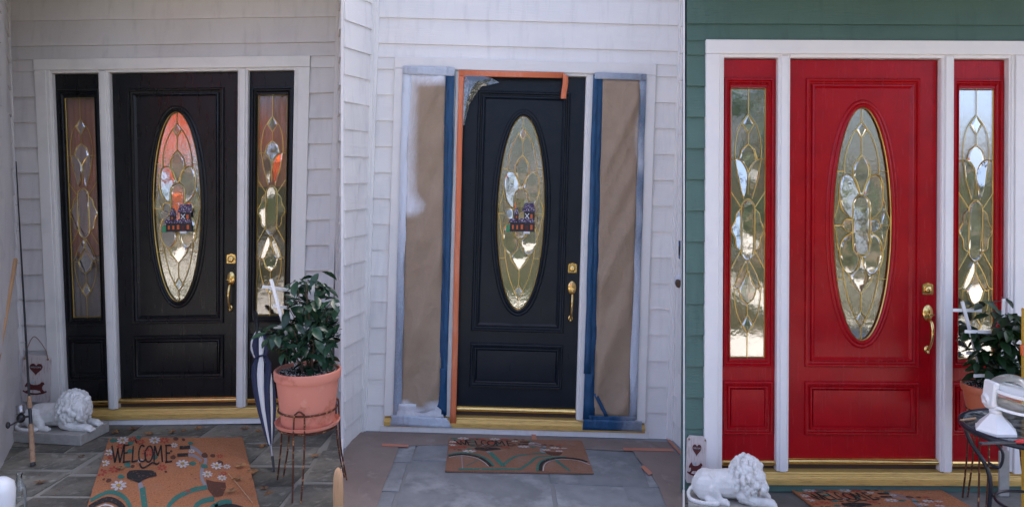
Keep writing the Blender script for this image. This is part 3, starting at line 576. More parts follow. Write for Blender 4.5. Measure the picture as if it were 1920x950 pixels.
def mat_design():
    D = {k: MB() for k in ('black', 'white', 'red', 'teal', 'brown', 'grey', 'yellow')}
    for X, Y, r in ((222, 567, 38), (412, 567, 36), (140, 640, 32), (115, 705, 32), (527, 597, 24), (198, 838, 52), (577, 708, 42), (632, 632, 22), (725, 770, 34), (780, 720, 38), (812, 792, 30), (328, 690, 20), (840, 725, 24)):
        u, v, ru, rv = flower(D['white'], X, Y, r); blob(D['yellow'], u, v, ru*.22, rv*.22, 8)
    for X, Y, r in ((328, 578, 22), (280, 560, 20), (470, 568, 24), (210, 602, 22), (155, 668, 20), (95, 760, 28), (172, 742, 28), (375, 640, 32), (455, 730, 24), (800, 662, 16), (822, 765, 16), (610, 870, 14)):
        flower(D['red'], X, Y, r*1.35, 7)
    for X, Y, r in ((168, 568, 20), (268, 632, 20), (270, 583, 16), (250, 716, 20), (315, 550, 14), (412, 668, 18), (638, 705, 18), (210, 785, 20), (75, 820, 22), (625, 585, 15), (705, 720, 20), (760, 825, 16)):
        (u, v), (u2, _), (_, v2) = m1(X, Y), m1(X+r*1.1, Y), m1(X, Y+r*.8); blob(D['teal'], u, v, u2-u, v2-v, 9, .25)
    for X, Y, r in ((538, 558, 15), (583, 563, 11), (522, 668, 17), (282, 722, 13), (138, 808, 16), (710, 658, 20), (757, 660, 15), (800, 700, 18), (478, 755, 8), (110, 800, 9), (510, 632, 8)):
        (u, v), (u2, _), (_, v2) = m1(X, Y), m1(X+r, Y), m1(X, Y+r*.8); blob(D['brown'], u, v, u2-u, v2-v, 9, .15)
    # WELCOME, hand lettered
    W = .0105
    for pts in ([(158, 600), (176, 702)], [(176, 702), (196, 612)], [(192, 618), (205, 702)], [(205, 702), (232, 590)],
                [(232, 598), (228, 700)], [(230, 600), (262, 596)], [(230, 645), (252, 643)], [(222, 700), (268, 694)],
                [(285, 602), (278, 698)], [(276, 698), (312, 690)], [(296, 566), (305, 584)],
                [(352, 606), (332, 600), (318, 640), (322, 688), (345, 694), (358, 680)],
                [(375, 604), (355, 640), (362, 690), (385, 694), (402, 650), (392, 608), (375, 604)],
                [(408, 700), (412, 600)], [(412, 602), (430, 662)], [(430, 662), (450, 598)], [(450, 600), (458, 700)],
                [(480, 600), (482, 700)], [(474, 600), (512, 598)], [(482, 646), (504, 644)], [(474, 700), (516, 694)],
                [(322, 706), (338, 734), (372, 720), (400, 702), (424, 712), (440, 700)]):
        stroke(D['black'], [m1(*p) for p in pts], W)
    D['black'].add([(*m1(*p), 0) for p in ((246, 770), (262, 750), (300, 746), (395, 748), (420, 762), (424, 780), (380, 790), (345, 806), (318, 822), (280, 808), (248, 795))], [tuple(range(11))])
    for a, b, c, d in ((560, 622, 600, 622), (546, 610, 645, 666)): D['black'].add([(*m1(*p), 0) for p in ((a, d), (b, d-2), (b, c), (a, c+2))], [(0, 1, 2, 3)])
    stroke(D['grey'], [m1(325, 818), m1(334, 870), m1(346, 940)], .026)
    stroke(D['grey'], [m1(*p) for p in ((618, 604), (660, 622), (700, 662), (716, 690), (692, 745), (694, 800), (724, 850))], .020)
    stroke(D['grey'], [m1(*p) for p in ((612, 655), (650, 660), (690, 690))], .018)
    D['brown'].add([(*m1(*p), 0) for p in ((716, 800), (760, 812), (832, 820), (836, 850), (815, 900), (765, 908), (728, 860))], [tuple(range(7))])
    # wheels and frame
    stroke(D['teal'], [m2(*p) for p in ((100, 425), (280, 398), (460, 415), (580, 470), (650, 545))], .020)
    stroke(D['black'], [m2(*p) for p in ((106, 445), (280, 418), (450, 438), (555, 490), (622, 550))], .024)
    stroke(D['white'], [m2(*p) for p in ((106, 458), (280, 432), (440, 454), (535, 500), (590, 548))], .006)
    stroke(D['teal'], [m2(*p) for p in ((1160, 590), (1180, 505), (1270, 448), (1400, 425), (1500, 424))], .020)
    stroke(D['black'], [m2(*p) for p in ((1196, 592), (1212, 512), (1290, 462), (1450, 437), (1650, 452), (1792, 500))], .024)
    stroke(D['white'], [m2(*p) for p in ((1228, 592), (1245, 520), (1310, 475), (1450, 452), (1640, 466), (1780, 512))], .006)
    stroke(D['teal'], [m2(*p) for p in ((610, 385), (690, 465), (770, 545))], .034)
    stroke(D['teal'], [m2(*p) for p in ((240, 583), (600, 578), (960, 574))], .03)
    stroke(D['teal'], [m2(*p) for p in ((765, 525), (900, 430), (1080, 396), (1260, 384))], .022)
    stroke(D['teal'], [m2(*p) for p in ((960, 574), (1070, 500), (1160, 432), (1330, 415))], .022)
    stroke(D['teal'], [m2(*p) for p in ((1345, 430), (1440, 510), (1560, 596))], .022)
    stroke(D['grey'], [m2(280, 420), m2(285, 575)], .008); stroke(D['teal'], [m2(330, 545), m2(520, 450)], .008)
    return D
DES = mat_design()
def door_mat(b, tl, tr, bl, br, label, base='coir'):
    tl, tr, bl, br = [Vector(p) for p in (tl, tr, bl, br)]
    t = thing('door_mat', label, 'door mat', T(*((tl+tr+bl+br)/4))); o = (tl+tr+bl+br)/4
    def P(u, v, dz): q = (tl.lerp(tr, u)).lerp(bl.lerp(br, u), v)-o; return (q.x, q.y, q.z+dz)
    mb = MB(); n = 26; rim = []
    for i in range(n): rim.append((i/n, 0))
    for i in range(n): rim.append((1, i/n))
    for i in range(n): rim.append((1-i/n, 1))
    for i in range(n): rim.append((0, 1-i/n))
    rim = [(u+random.uniform(-.002, .002), v+random.uniform(-.003, .003)) for u, v in rim]; N = len(rim)
    mb.add([P(u, v, .003) for u, v in rim]+[P(u, v, .014) for u, v in rim], [tuple(range(N, 2*N))]+[(i, i+N, (i+1) % N+N, (i+1) % N) for i in range(N)]); mb.build('coir_base', base, t, 0)
    order = ('grey', 'teal', 'brown', 'red', 'white', 'yellow', 'black'); nm = {'black': 'lettering', 'white': 'daisy_print', 'red': 'red_flower_print', 'teal': 'bicycle_print', 'brown': 'basket_print', 'grey': 'handlebar_print', 'yellow': 'flower_centre_print'}
    for i, k in enumerate(order):
        m = MB()
        for f in DES[k].f:
            vs = [DES[k].v[j] for j in f]
            if all(v[1] <= 1 and -.0 <= v[0] <= 1 for v in vs): m.add([P(v[0], v[1], .0152+i*.0005) for v in vs], [tuple(range(len(vs)))])
        m.build(nm[k], 'print_'+k, t, 0)['kind'] = 'stuff'
    return t
a, b_, c, d = floor_at(B1, 205, 823), floor_at(B1, 455, 823), floor_at(B1, 165, 948), floor_at(B1, 485, 948)
e = 1/.574
door_mat(B1, a, b_, a+(c-a)*e, b_+(d-b_)*e, 'long orange welcome mat on dark slate with fallen leaves')
door_mat(B2, floor_at(B2, 842, 823), floor_at(B2, 1091, 829), floor_at(B2, 835, 885), floor_at(B2, 1113, 889), 'orange welcome mat lying across the pale dusty floor', 'coir_dusty')
a, b_ = floor_at(B3, 1484, 921), floor_at(B3, 1764, 921); c = Vector((.10, -.60, 0))
door_mat(B3, a, b_, a+c, b_+c, 'orange welcome mat in front of the red door')

# ------------------------------------------------------------------ masking in the primed entrance
def fac_at(b, px, py, y):
    Y = b.t[1]+y; X = (px-XC)/F*Y; Z = CAMH-(py-YH)/F*Y
    p = b.M.inverted() @ Vector((X, Y, Z)); return Vector((p.x, y, p.z))
def spray_mat(name, base, white):
    m = MATS[base].copy(); m.name = name; MATS[name] = m; n, l = m.node_tree.nodes, m.node_tree.links; b = n['Principled BSDF']
    src = b.inputs['Base Color'].links[0].from_socket; at_ = n.new('ShaderNodeAttribute'); at_.attribute_name = 'overspray'
    nz = n.new('ShaderNodeTexNoise'); nz.inputs['Scale'].default_value = 14; nz.inputs['Detail'].default_value = 6
    ma = n.new('ShaderNodeMath'); ma.operation = 'MULTIPLY_ADD'; l.new(nz.outputs[0], ma.inputs[0]); ma.inputs[1].default_value = .5; ma.inputs[2].default_value = -.25
    ad = n.new('ShaderNodeMath'); ad.operation = 'ADD'; ad.use_clamp = True; l.new(at_.outputs['Fac'], ad.inputs[0]); l.new(ma.outputs[0], ad.inputs[1])
    mu = n.new('ShaderNodeMath'); mu.operation = 'MULTIPLY'; l.new(ad.outputs[0], mu.inputs[0]); 
    st = n.new('ShaderNodeMapRange'); l.new(at_.outputs['Fac'], st.inputs[0]); st.inputs[1].default_value = .02; st.inputs[2].default_value = .25; l.new(st.outputs[0], mu.inputs[1])
    mx = n.new('ShaderNodeMix'); mx.data_type = 'RGBA'; l.new(mu.outputs[0], mx.inputs[0]); l.new(src, mx.inputs[6]); mx.inputs[7].default_value = (*white, 1); l.new(mx.outputs[2], b.inputs['Base Color'])
spray_mat('kraft_sprayed', 'kraft', (.66, .66, .69)); spray_mat('tape_sprayed', 'blue_tape', (.62, .66, .72)); spray_mat('rosin_sprayed', 'rosin', (.40, .40, .43))
def sheet(name, m, parent, b, corners, y, nu, nv, disp, spray, seed):
    """thin sheet through four photo corners TL TR BL BR on the facade, with folds"""
    q = [fac_at(b, x, yy, y) for x, yy in corners]; vs, fs, sp = [], [], []
    for j in range(nv+1):
        for i in range(nu+1):
            u, v = i/nu, j/nv; p = q[0].lerp(q[1], u).lerp(q[2].lerp(q[3], u), v); px = (corners[0][0]*(1-u)+corners[1][0]*u)*(1-v)+(corners[2][0]*(1-u)+corners[3][0]*u)*v; py = (corners[0][1]*(1-u)+corners[1][1]*u)*(1-v)+(corners[2][1]*(1-u)+corners[3][1]*u)*v
            dx, dy = disp(u, v) if disp else (0, 0)
            vs.append((p.x+dx, p.y-dy, p.z)); sp.append(spray(px, py) if spray else 0)
    for j in range(nv):
        for i in range(nu): a = j*(nu+1)+i; fs.append((a, a+nu+1, a+nu+2, a+1))
    o = MB().add(vs, fs).build(name, m, parent, 70)
    at_ = o.data.attributes.new('overspray', 'FLOAT', 'POINT'); at_.data.foreach_set('value', sp)
    md = o.modifiers.new('thick', 'SOLIDIFY'); md.thickness = .0006; md.offset = 0
    return o
rn = random.Random(3)
FOLD = [(rn.uniform(-.2, 1.2), rn.uniform(0, 1), rn.uniform(.03, .07), rn.uniform(.3, 1), rn.uniform(.10, .28)) for _ in range(26)]
def fold(u, v, amp=.010, ph=0):
    d = 0
    for (fu, fv, wd, a, ln) in FOLD:
        s_ = (u-fu-ph)+(v-fv)*4.2*.9; t_ = (v-fv)
        d += a*math.exp(-(s_/(wd*3.2))**2)*math.exp(-(t_/ln)**2)
    return d*amp*min(1, 12*u)*min(1, 12*(1-u))*min(1, 30*v)*min(1, 30*(1-v))
sm = lambda a, b, x: max(0, min(1, (x-a)/(b-a)))
def sprayL(px, py):
    edge = 775-(py-150)*.02+(18*math.exp(-((py-385)/18)**2)); s_ = (1-sm(edge-10, edge+16, px))*(1-sm(392, 408, py-(px-755)*.15))
    top = 1-sm(150, 166, py); bot = sm(752, 762, py+6*math.sin(px*.11)); return max(s_*.95, top*.9, bot*.95)
def sprayLt(px, py): return max(1.05-.65*sm(380, 600, py), sm(745, 775, py)*.8, .8*(1-sm(160, 185, py)))
def sprayR(px, py): return .55*sm(1192, 1206, px+8*math.sin(py*.03))
def sprayRt(px, py): return max(.75*math.exp(-((py-310)/22)**2), .8*sm(400, 520, py)*(1-sm(720, 775, py))+.35*sm(720, 760, py), .35+.15*math.sin(py*.05))
FY = -.040
ms = thing('masking_sheet', 'kraft masking paper with white overspray along its left side', 'masking paper', B2.M, 'paper over the sidelights')
sheet('paper', 'kraft_sprayed', ms, B2, ((766, 137), (836, 137), (752, 783), (826, 770)), FY, 14, 70, lambda u, v: (0, .002+fold(u, v, .022)), sprayL, 1)
wv = lambda s, a=.0015: (lambda u, v: (a*math.sin(v*17+s)+a*.6*math.sin(v*41+s*2), .0012*abs(math.sin(v*23+s))))
def strip(parent, b, c, y, s, m='tape_sprayed', spray=None, nv=24, name='blue_tape', a=.0015): return sheet(name, m, parent, b, c, y, 2, nv, wv(s, a), spray, 1)
strip(ms, B2, ((755, 126), (772, 126), (737, 790), (752, 790)), FY-.003, 1, spray=sprayLt)
strip(ms, B2, ((836, 126), (851, 127), (822, 778), (835, 779)), FY-.004, 2); strip(ms, B2, ((841, 126), (853, 127), (827, 776), (837, 777)), FY-.008, 3)
strip(ms, B2, ((755, 124), (853, 127), (755, 139), (852, 143)), FY-.012, 4, spray=lambda x, y: .80, nv=4)
strip(ms, B2, ((734, 777), (838, 783), (732, 797), (848, 802)), -.055, 5, spray=lambda x, y: .7, nv=4); strip(ms, B2, ((822, 690), (837, 690), (818, 760), (836, 775)), FY-.013, 9)
sheet('overspray_film', 'overspray', ms, B2, ((748, 756), (828, 757), (742, 785), (832, 783)), FY-.006, 12, 5, lambda u, v: (0, .004*abs(math.sin(u*13+v*3))+.003*math.sin(v*9)), None, 1)
mr = thing('masking_sheet', 'kraft masking paper with a diagonal blue tape near its foot', 'masking paper', B2.M, 'paper over the sidelights')
sheet('paper', 'kraft_sprayed', mr, B2, ((1129, 148), (1201, 150), (1112, 780), (1180, 783)), FY, 14, 70, lambda u, v: (0, .002+fold(u, v, .022, .23)), sprayR, 1)
strip(mr, B2, ((1116, 140), (1130, 141), (1093, 785), (1115, 785)), FY-.003, 6); strip(mr, B2, ((1112, 140), (1122, 141), (1095, 700), (1108, 700)), FY-.007, 7)
strip(mr, B2, ((1199, 148), (1212, 148), (1178, 785), (1194, 786)), FY-.003, 8, spray=sprayRt)
strip(mr, B2, ((1115, 136), (1212, 139), (1115, 148), (1212, 151)), FY-.010, 10, spray=lambda x, y: .5+.3*math.sin(x*.07), nv=4)
strip(mr, B2, ((1104, 778), (1192, 780), (1104, 786), (1190, 792)), FY-.008, 12, spray=lambda x, y: .5*sm(1150, 1190, x), nv=4); strip(mr, B2, ((1094, 785), (1204, 789), (1092, 805), (1204, 808)), -.055, 11, nv=4, spray=lambda x, y: .6*sm(1160, 1190, x))
strip(mr, B2, ((1112, 738), (1119, 736), (1134, 780), (1141, 780)), FY-.014, 13, nv=6)
ot = thing('orange_tape', 'orange masking tape along the left and top of the dark door', 'tape', B2.M)
strip(ot, B2, ((860, 131), (870, 133), (844, 795), (855, 795)), FY-.001, 1, 'orange_tape', None, 30, 'tape_strip', .0008)
strip(ot, B2, ((862, 132), (1057, 136), (862, 143), (1057, 147)), FY-.004, 2, 'orange_tape', None, 5, 'tape_strip', .0008)
sheet('loose_end', 'orange_tape', ot, B2, ((1055, 137), (1065, 143), (1052, 186), (1062, 186)), FY-.006, 2, 10, lambda u, v: (.004*math.sin(v*5), .03*v*v+.008*math.sin(v*6)), None, 1)
# torn film in the door's corner
vs = [fac_at(B2, x, y, FY-.007) for x, y in ((871, 141), (905, 142), (922, 147), (937, 155), (915, 160), (902, 163), (890, 180), (880, 196), (875, 215), (871, 235), (868, 235), (869, 190))]
mid = [fac_at(B2, x, y, FY-.02) for x, y in ((880, 152), (896, 152), (884, 168), (875, 190))]
o = MB().add([v[:] for v in vs]+[v[:] for v in mid], [(0, 1, 13, 12), (1, 2, 13), (2, 3, 4, 13), (13, 4, 5), (12, 13, 5, 6, 14), (14, 6, 7, 15), (15, 7, 8, 9, 10), (0, 12, 14, 15, 11), (15, 10, 11)]).build('plastic_film', 'plastic_film', None, 0)
o.matrix_world = B2.M; tag(o, 'torn clear plastic film taped over the dark door corner', 'plastic film')
# paper on the floor
def floor_poly(name, m, b, pts, dz, parent=None, spray=None):
    P = [floor_at(b, *p) for p in pts]; N = len(P); c0 = sum(P, Vector())/N
    vs = [(p-c0)+Vector((0, 0, dz)) for p in P]+[(p-c0)+Vector((0, 0, dz-.0015)) for p in P]
    o = MB().add(vs, [tuple(range(N))]+[(i, i+N, (i+1) % N+N, (i+1) % N) for i in range(N)]).build(name, m, None, 0); o.matrix_world = T(*c0)
    return o
tag(floor_poly('floor_paper', 'rosin', B2, ((664, 812), (700, 809), (900, 814), (1100, 822), (1256, 829), (1262, 846), (1180, 846), (1100, 842), (1000, 839), (830, 834), (745, 836), (720, 838), (655, 836)), .004), 'pinkish floor paper laid along the foot of the white wall', 'floor paper')
tag(floor_poly('floor_paper', 'rosin', B2, ((662, 822), (748, 837), (736, 872), (722, 905), (706, 952), (640, 960), (645, 850)), .0065), 'pinkish floor paper beside the left white side wall', 'floor paper')
tag(floor_poly('floor_paper', 'rosin', B2, ((1185, 844), (1255, 840), (1283, 862), (1284, 958), (1252, 958), (1236, 915), (1215, 880), (1200, 866)), .0065), 'pinkish floor paper beside the wall with the doorbell', 'floor paper')
for pts, lab in ((((1168, 841), (1262, 843), (1263, 848), (1170, 846)), 'orange tape joining two sheets of floor paper'), (((1249, 824), (1256, 826), (1284, 856), (1277, 856)), 'orange tape at the foot of the doorbell wall'),
                 (((1201, 877), (1208, 874), (1224, 889), (1217, 893)), 'short orange tape on the ragged floor paper edge'), (((716, 833), (766, 836), (766, 840), (716, 838)), 'faded orange tape at the corner of the floor paper'), (((996, 814), (1004, 814), (1008, 830), (998, 830)), 'short orange tape above the welcome mat')):
    tag(floor_poly('floor_tape', 'tape_faded', B2, pts, .0105), lab, 'tape')

# ------------------------------------------------------------------ haunted house ornaments on the oval glass
def ornament(b, px0, px1, py0, py1, label):
    a, c = fac_at(b, px0, py1, .012), fac_at(b, px1, py0, .012); W_, H_ = c.x-a.x, c.z-a.z
    t = thing('haunted_house_ornament', label, 'ornament', b.M @ T(a.x, .036, a.z))
    P = lambda l: [(x*W_, z*H_) for x, z in l]
    MB().prism(P([(.10, .04), (1, .04), (1, .36), (.92, .42), (.40, .42), (.40, .60), (.24, .60), (.24, .42), (.10, .36)]), -.012, -.002).build('house_body', 'ornament_black', t, 0)
    MB().prism(P([(.60, .42), (.98, .42), (.98, .72), (.60, .72)]), -.014, -.003).build('tower', 'ornament_black', t, 0)
    for l in ([(.36, .34), (1.0, .34), (.93, .47), (.44, .47)], [(.52, .70), (1.02, .70), (.93, .98), (.62, .98)], [(.04, .34), (.36, .34), (.30, .46), (.10, .46)], [(.22, .60), (.42, .60), (.32, .86)]):
        MB().prism(P(l), -.018, -.001).build('roof', 'purple', t, 0)
    for x, z, w_, h_ in ((.17, .12, .06, .13), (.33, .12, .06, .13), (.49, .12, .08, .15), (.84, .12, .08, .15), (.83, .48, .08, .14), (.295, .47, .05, .08)):
        MB().prism(P(rect(x, x+w_, z, z+h_)), -.0155, -.011).build('window', 'ornament_orange', t, 0)
    mb = MB()
    for q in ((.64, .48, .78, .64), (.78, .48, .64, .64)): mb.tube([(q[0]*W_, -.016, q[1]*H_), (q[2]*W_, -.016, q[3]*H_)], .0035, 5)
    mb.build('boarded_window', 'ornament_white', t)
    MB().prism(P(rect(.66, .76, .04, .24)), -.0155, -.011).build('door', 'maroon', t, 0); MB().prism(P(rect(.60, .82, -.02, .05)), -.020, -.001).build('step', 'ornament_white', t, 0)
    MB().prism(P([(-.04, .02), (.08, .02), (.08, .22), (.02, .27), (-.04, .22)]), -.010, -.001).build('gravestone', 'ornament_green', t, 0)
    MB().prism([(.02*W_+.030*math.cos(k*PI/8), .62*H_+.034*math.sin(k*PI/8)) for k in range(16)], -.006, -.001).build('moon', 'plastic_film', t, 0)
    return t
ornament(B1, 305, 357, 382, 437, 'small purple roofed haunted house ornament on black door glass')
ornament(B2, 951, 1004, 380, 436, 'small purple roofed haunted house ornament on taped navy door glass')

# ------------------------------------------------------------------ cloths added behind the black door's glass for its salmon, grey and orange tones
def backing(name, x0, x1, z0, z1, y, m, label, scallop=0):
    n = 40; vs, fs = [], []
    for j in range(2):
        for i in range(n+1):
            u = i/n; x = x0+(x1-x0)*u; z = z1 if j else z0+scallop*abs(math.sin(u*PI*5)); vs.append((x, y+.006*math.sin(u*40), z))
    for i in range(n): fs.append((i, i+1, n+2+i, n+1+i))
    WARP[0] = B1.warp; o = MB().add(vs, fs).build(name, m, None, 60); WARP[0] = None; o.matrix_world = B1.M; tag(o, label, 'backing'); md = o.modifiers.new('thick', 'SOLIDIFY'); md.thickness = .001
mat('backing_salmon', (.72, .27, .14), .9, noise=(4, (.60, .21, .11), .4, .7)); mat('backing_orange', (.88, .19, .03), .9, noise=(30, (.70, .13, .03), .4, .7)); mat('backing_grey', (.30, .25, .23), .9)
backing('backing', -.83, -.56, 1.25, 2.48, .075, 'backing_salmon', 'salmon curtain added behind the sidelight near the fishing rod'); backing('backing', .56, .83, 1.75, 2.48, .075, 'backing_salmon', 'salmon curtain added behind the sidelight above the umbrella')
backing('backing', -.83, -.56, .76, 1.248, .077, 'backing_grey', 'grey lower curtain added behind the sidelight near the fishing rod')
backing('valance', -.22, .22, 2.02, 2.36, .095, 'backing_orange', 'orange scalloped valance added behind the oval glass of the black door', .03)

# ------------------------------------------------------------------ lion statues
def lion_mesh():
    mb = MB(); rn = random.Random(4)
    mb.capsule((-.16, 0, .085), (.07, 0, .105), .082, .088, 8, 14); mb.ball((-.19, 0, .075), .075, 14)
    for s in (-1, 1):
        mb.ball((-.165, s*.060, .080), (.082, .042, .078), 14); mb.capsule((-.15, s*.092, .022), (-.03, s*.098, .020), .024, .022); mb.capsule((-.12, s*.08, .08), (-.07, s*.092, .03), .035, .025)
        for k in range(3): mb.ball((-.012, s*.098+(k-1)*.013, .014), .012, 8)
        mb.capsule((.09, s*.062, .055), (.15, s*.066, .034), .044, .032); mb.capsule((.15, s*.066, .030), (.255-.03*(s > 0), s*.060, .028), .030, .027)
        px = .272-.03*(s > 0); mb.ball((px, s*.060, .026), (.036, .032, .026), 12)
        for k in range(4): mb.capsule((px+.012, s*.060+(k-1.5)*.0145, .024), (px+.036, s*.060+(k-1.5)*.0145, .014), .0105, .009, 3, 8)
    tl = spline([(-.255, .0, .06), (-.285, -.04, .035), (-.265, -.098, .018), (-.19, -.128, .015), (-.11, -.130, .016)], 6)
    for p in tl: mb.ball(p, .0135, 8)
    mb.ball((-.10, -.130, .018), (.030, .018, .017), 10)
    mb.ball((.115, 0, .150), (.100, .098, .110), 16); mb.ball((.09, 0, .09), (.09, .09, .07), 14)
    f = Vector((.80, -.56, -.22)).normalized(); hc = Vector((.165, -.028, .152)); up = (Vector((0, 0, 1))-f*f.z).normalized(); sd = f.cross(up)
    W = lambda a, b, c: hc+f*a+sd*b+up*c
    mb.ball(W(0, 0, 0), .068, 14); mb.ball(W(.030, 0, .018), .052, 12)
    mb.capsule(W(.05, 0, -.008), W(.086, 0, -.014), .032, .026, 4, 12); mb.ball(W(.088, .016, -.026), .021, 10); mb.ball(W(.088, -.016, -.026), .021, 10); mb.ball(W(.076, 0, -.048), (.026, .024, .018), 10)
    mb.capsule(W(.06, 0, .032), W(.098, 0, .0), .015, .014, 4, 8); mb.ball(W(.105, 0, -.004), .0125, 8)
    for s in (-1, 1):
        mb.capsule(W(.056, s*.010, .038), W(.044, s*.042, .034), .013, .013, 3, 8); mb.ball(W(.045, s*.040, -.012), .026, 10); mb.ball(W(-.005, s*.066, .062), .022, 8)
    for _ in range(230):                       # curls of the mane
        d = Vector((rn.gauss(0, 1), rn.gauss(0, 1), rn.gauss(0, 1))).normalized(); p = Vector((.112, 0, .148))+Vector((d.x*.108, d.y*.104, d.z*.122))
        q = (p-hc); 
        if q.normalized().dot(f) > .62 or p.z < .03: continue
        dn = Vector((rn.gauss(0, .5), rn.gauss(0, .5), -1)).normalized(); r = rn.uniform(.013, .020)
        mb.ball(p, r, 8); mb.ball(p+dn*.016+d*.004, r*.85, 8); mb.ball(p+dn*.030, r*.65, 8)
    me = mb.mesh('lion_rough', 'plaster', 0); o = bpy.data.objects.new('lion_rough', me); COL.objects.link(o)
    md = o.modifiers.new('r', 'REMESH'); md.mode = 'VOXEL'; md.voxel_size = .0032; md.use_smooth_shade = True
    sm_ = o.modifiers.new('s', 'SMOOTH'); sm_.factor = .5; sm_.iterations = 1
    dg = bpy.context.evaluated_depsgraph_get(); out = bpy.data.meshes.new_from_object(o.evaluated_get(dg)); out.name = 'lion'
    bpy.data.objects.remove(o); out.materials.clear(); out.materials.append(MATS['plaster']); out.polygons.foreach_set('use_smooth', [True]*len(out.polygons))
    eyes = [W(.066, s*.024, .017) for s in (-1, 1)]
    return out, eyes
LION, EYES = lion_mesh()
def lion(M, label, ph=.075):
    t = thing('lion_statue', label, 'statue', M)
    mb = MB(); mb.box(-.285, .285, -.150, .150, 0, ph, .004); mb.build('plinth', 'plinth_stone', t, 0)
    b = inst('lion_body', LION, t, T(0, 0, ph-.006))
    for e in EYES: MB().ball(e, .0075, 8).build('eye', 'eye_dark', b)
    return t
p = floor_at(B1, 112, 818); lion(T(*p) @ Matrix.Rotation(rad(-8), 4, 'Z') @ Matrix.Scale(.97, 4), 'white plaster lion statue lying beside the fishing rod')
lion(T((1368-XC)/F*4.23, 4.23, -.01) @ Matrix.Rotation(rad(-14), 4, 'Z') @ Matrix.Diagonal((.80, .88, .95, 1)), 'white plaster lion statue lying by the green wall')

# ------------------------------------------------------------------ wooden plaques
def text_mesh(body, size, m, M):
    cu = bpy.data.curves.new('txt', 'FONT'); cu.body = body; cu.size = size; cu.align_x = 'CENTER'; cu.extrude = .0006; o = bpy.data.objects.new('txt', cu); COL.objects.link(o)
    me = bpy.data.meshes.new_from_object(o.evaluated_get(bpy.context.evaluated_depsgraph_get())); bpy.data.objects.remove(o); me.transform(M); me.materials.clear(); me.materials.append(MATS[m]); return me
def plaque(M, label, w_=.215, h_=.345, rope=True):
    t = thing('wooden_plaque', label, 'plaque', M); x, c = w_/2, .022
    MB().prism([(-x+c, 0), (x-c*.6, 0), (x, c), (x-.008, h_-c*1.4), (x-c*1.6, h_), (-x+c*1.2, h_), (-x, h_-c*1.3), (-x+.006, c)], -.016, 0).build('board', 'sign_wood', t, 30)
    P = lambda l, k, cx, cz: [(cx+a*k, cz+b*k) for a, b in l]
    hp = [(1.6*math.sin(a)**3/1.6, (13*math.cos(a)-5*math.cos(2*a)-2*math.cos(3*a)-math.cos(4*a))/16) for a in [2*PI*k/36 for k in range(36)]]
    h = MB().prism(P(hp, .048, 0, h_*.72), -.0195, -.0155).build('heart', 'maroon', t, 0)
    o = inst('lettering', text_mesh('WELCOME', .0165, 'cyan_ink', T(0, -.0202, h_*.72+.004) @ Matrix.Rotation(PI/2, 4, 'X')), h, Matrix()); o['kind'] = 'stuff'
    hs = [(-.95, .55), (-1.0, .72), (-.78, 1.05), (-.60, 1.15), (-.52, 1.02), (-.42, .86), (-.1, .80), (.3, .84), (.55, .95), (.68, 1.12), (.9, 1.10), (1.0, .90), (.86, .80), (.76, .60), (.78, .38), (1.0, .18), (1.22, .24), (1.25, .10), (.85, -.08), (.3, -.18), (-.3, -.18), (-.85, -.08), (-1.22, .12), (-1.18, .24), (-.95, .14), (-.68, .30), (-.66, .56), (-.78, .62)]
    MB().prism(P(hs, .072, -.005, h_*.20), -.0195, -.0155).build('rocking_horse', 'maroon', t, 0)
    MB().prism(P([(-.62, .05), (-.2, -.02), (.25, -.02), (.66, .06), (.56, .22), (.1, .30), (-.3, .30), (-.5, .22)], .072, -.005, h_*.20), -.0200, -.0190).build('rocker_gap', 'sign_wood', t, 0)
    MB().prism([(-.02+.011*math.cos(k), h_*.42+.010*math.sin(k)) for k in [2*PI*i/8 for i in range(8)]], -.0202, -.018).build('saddle_patch', 'cyan_ink', t, 0)
    for s in (-1, 1):
        mb = MB(); mb.tube([(s*(x-.022), -.022, h_-.026), (s*(x-.022), -.012, h_-.026)], .008, 10); mb.build('button', 'rope', t)
    if rope: MB().tube(spline([(-x+.022, -.019, h_-.026), (-x*.70, -.012, h_+.045), (-.03, -.004, h_+.135), (x*.55, -.012, h_+.045), (x-.022, -.019, h_-.026)], 6), .003, 6).build('hanging_rope', 'rope', t)
    return t
a = fac_at(B1, 68, 752, -.035); plaque(B1.M @ T(a.x, a.y, a.z) @ Matrix.Rotation(rad(3), 4, 'Y'), 'weathered wooden plaque with heart and rocking horse hanging by a rope')
p = floor_at(B3, 1302, 905); p.y = 4.47; p.x = (1301-XC)/F*4.47; plaque(T(p.x+.004, p.y, .055) @ Matrix.Rotation(rad(4), 4, 'Y') @ Matrix.Rotation(rad(-5), 4, 'X') @ Matrix.Diagonal((.56, 1, .80, 1)), 'small wooden heart plaque propped behind the lion at the green wall', rope=False)

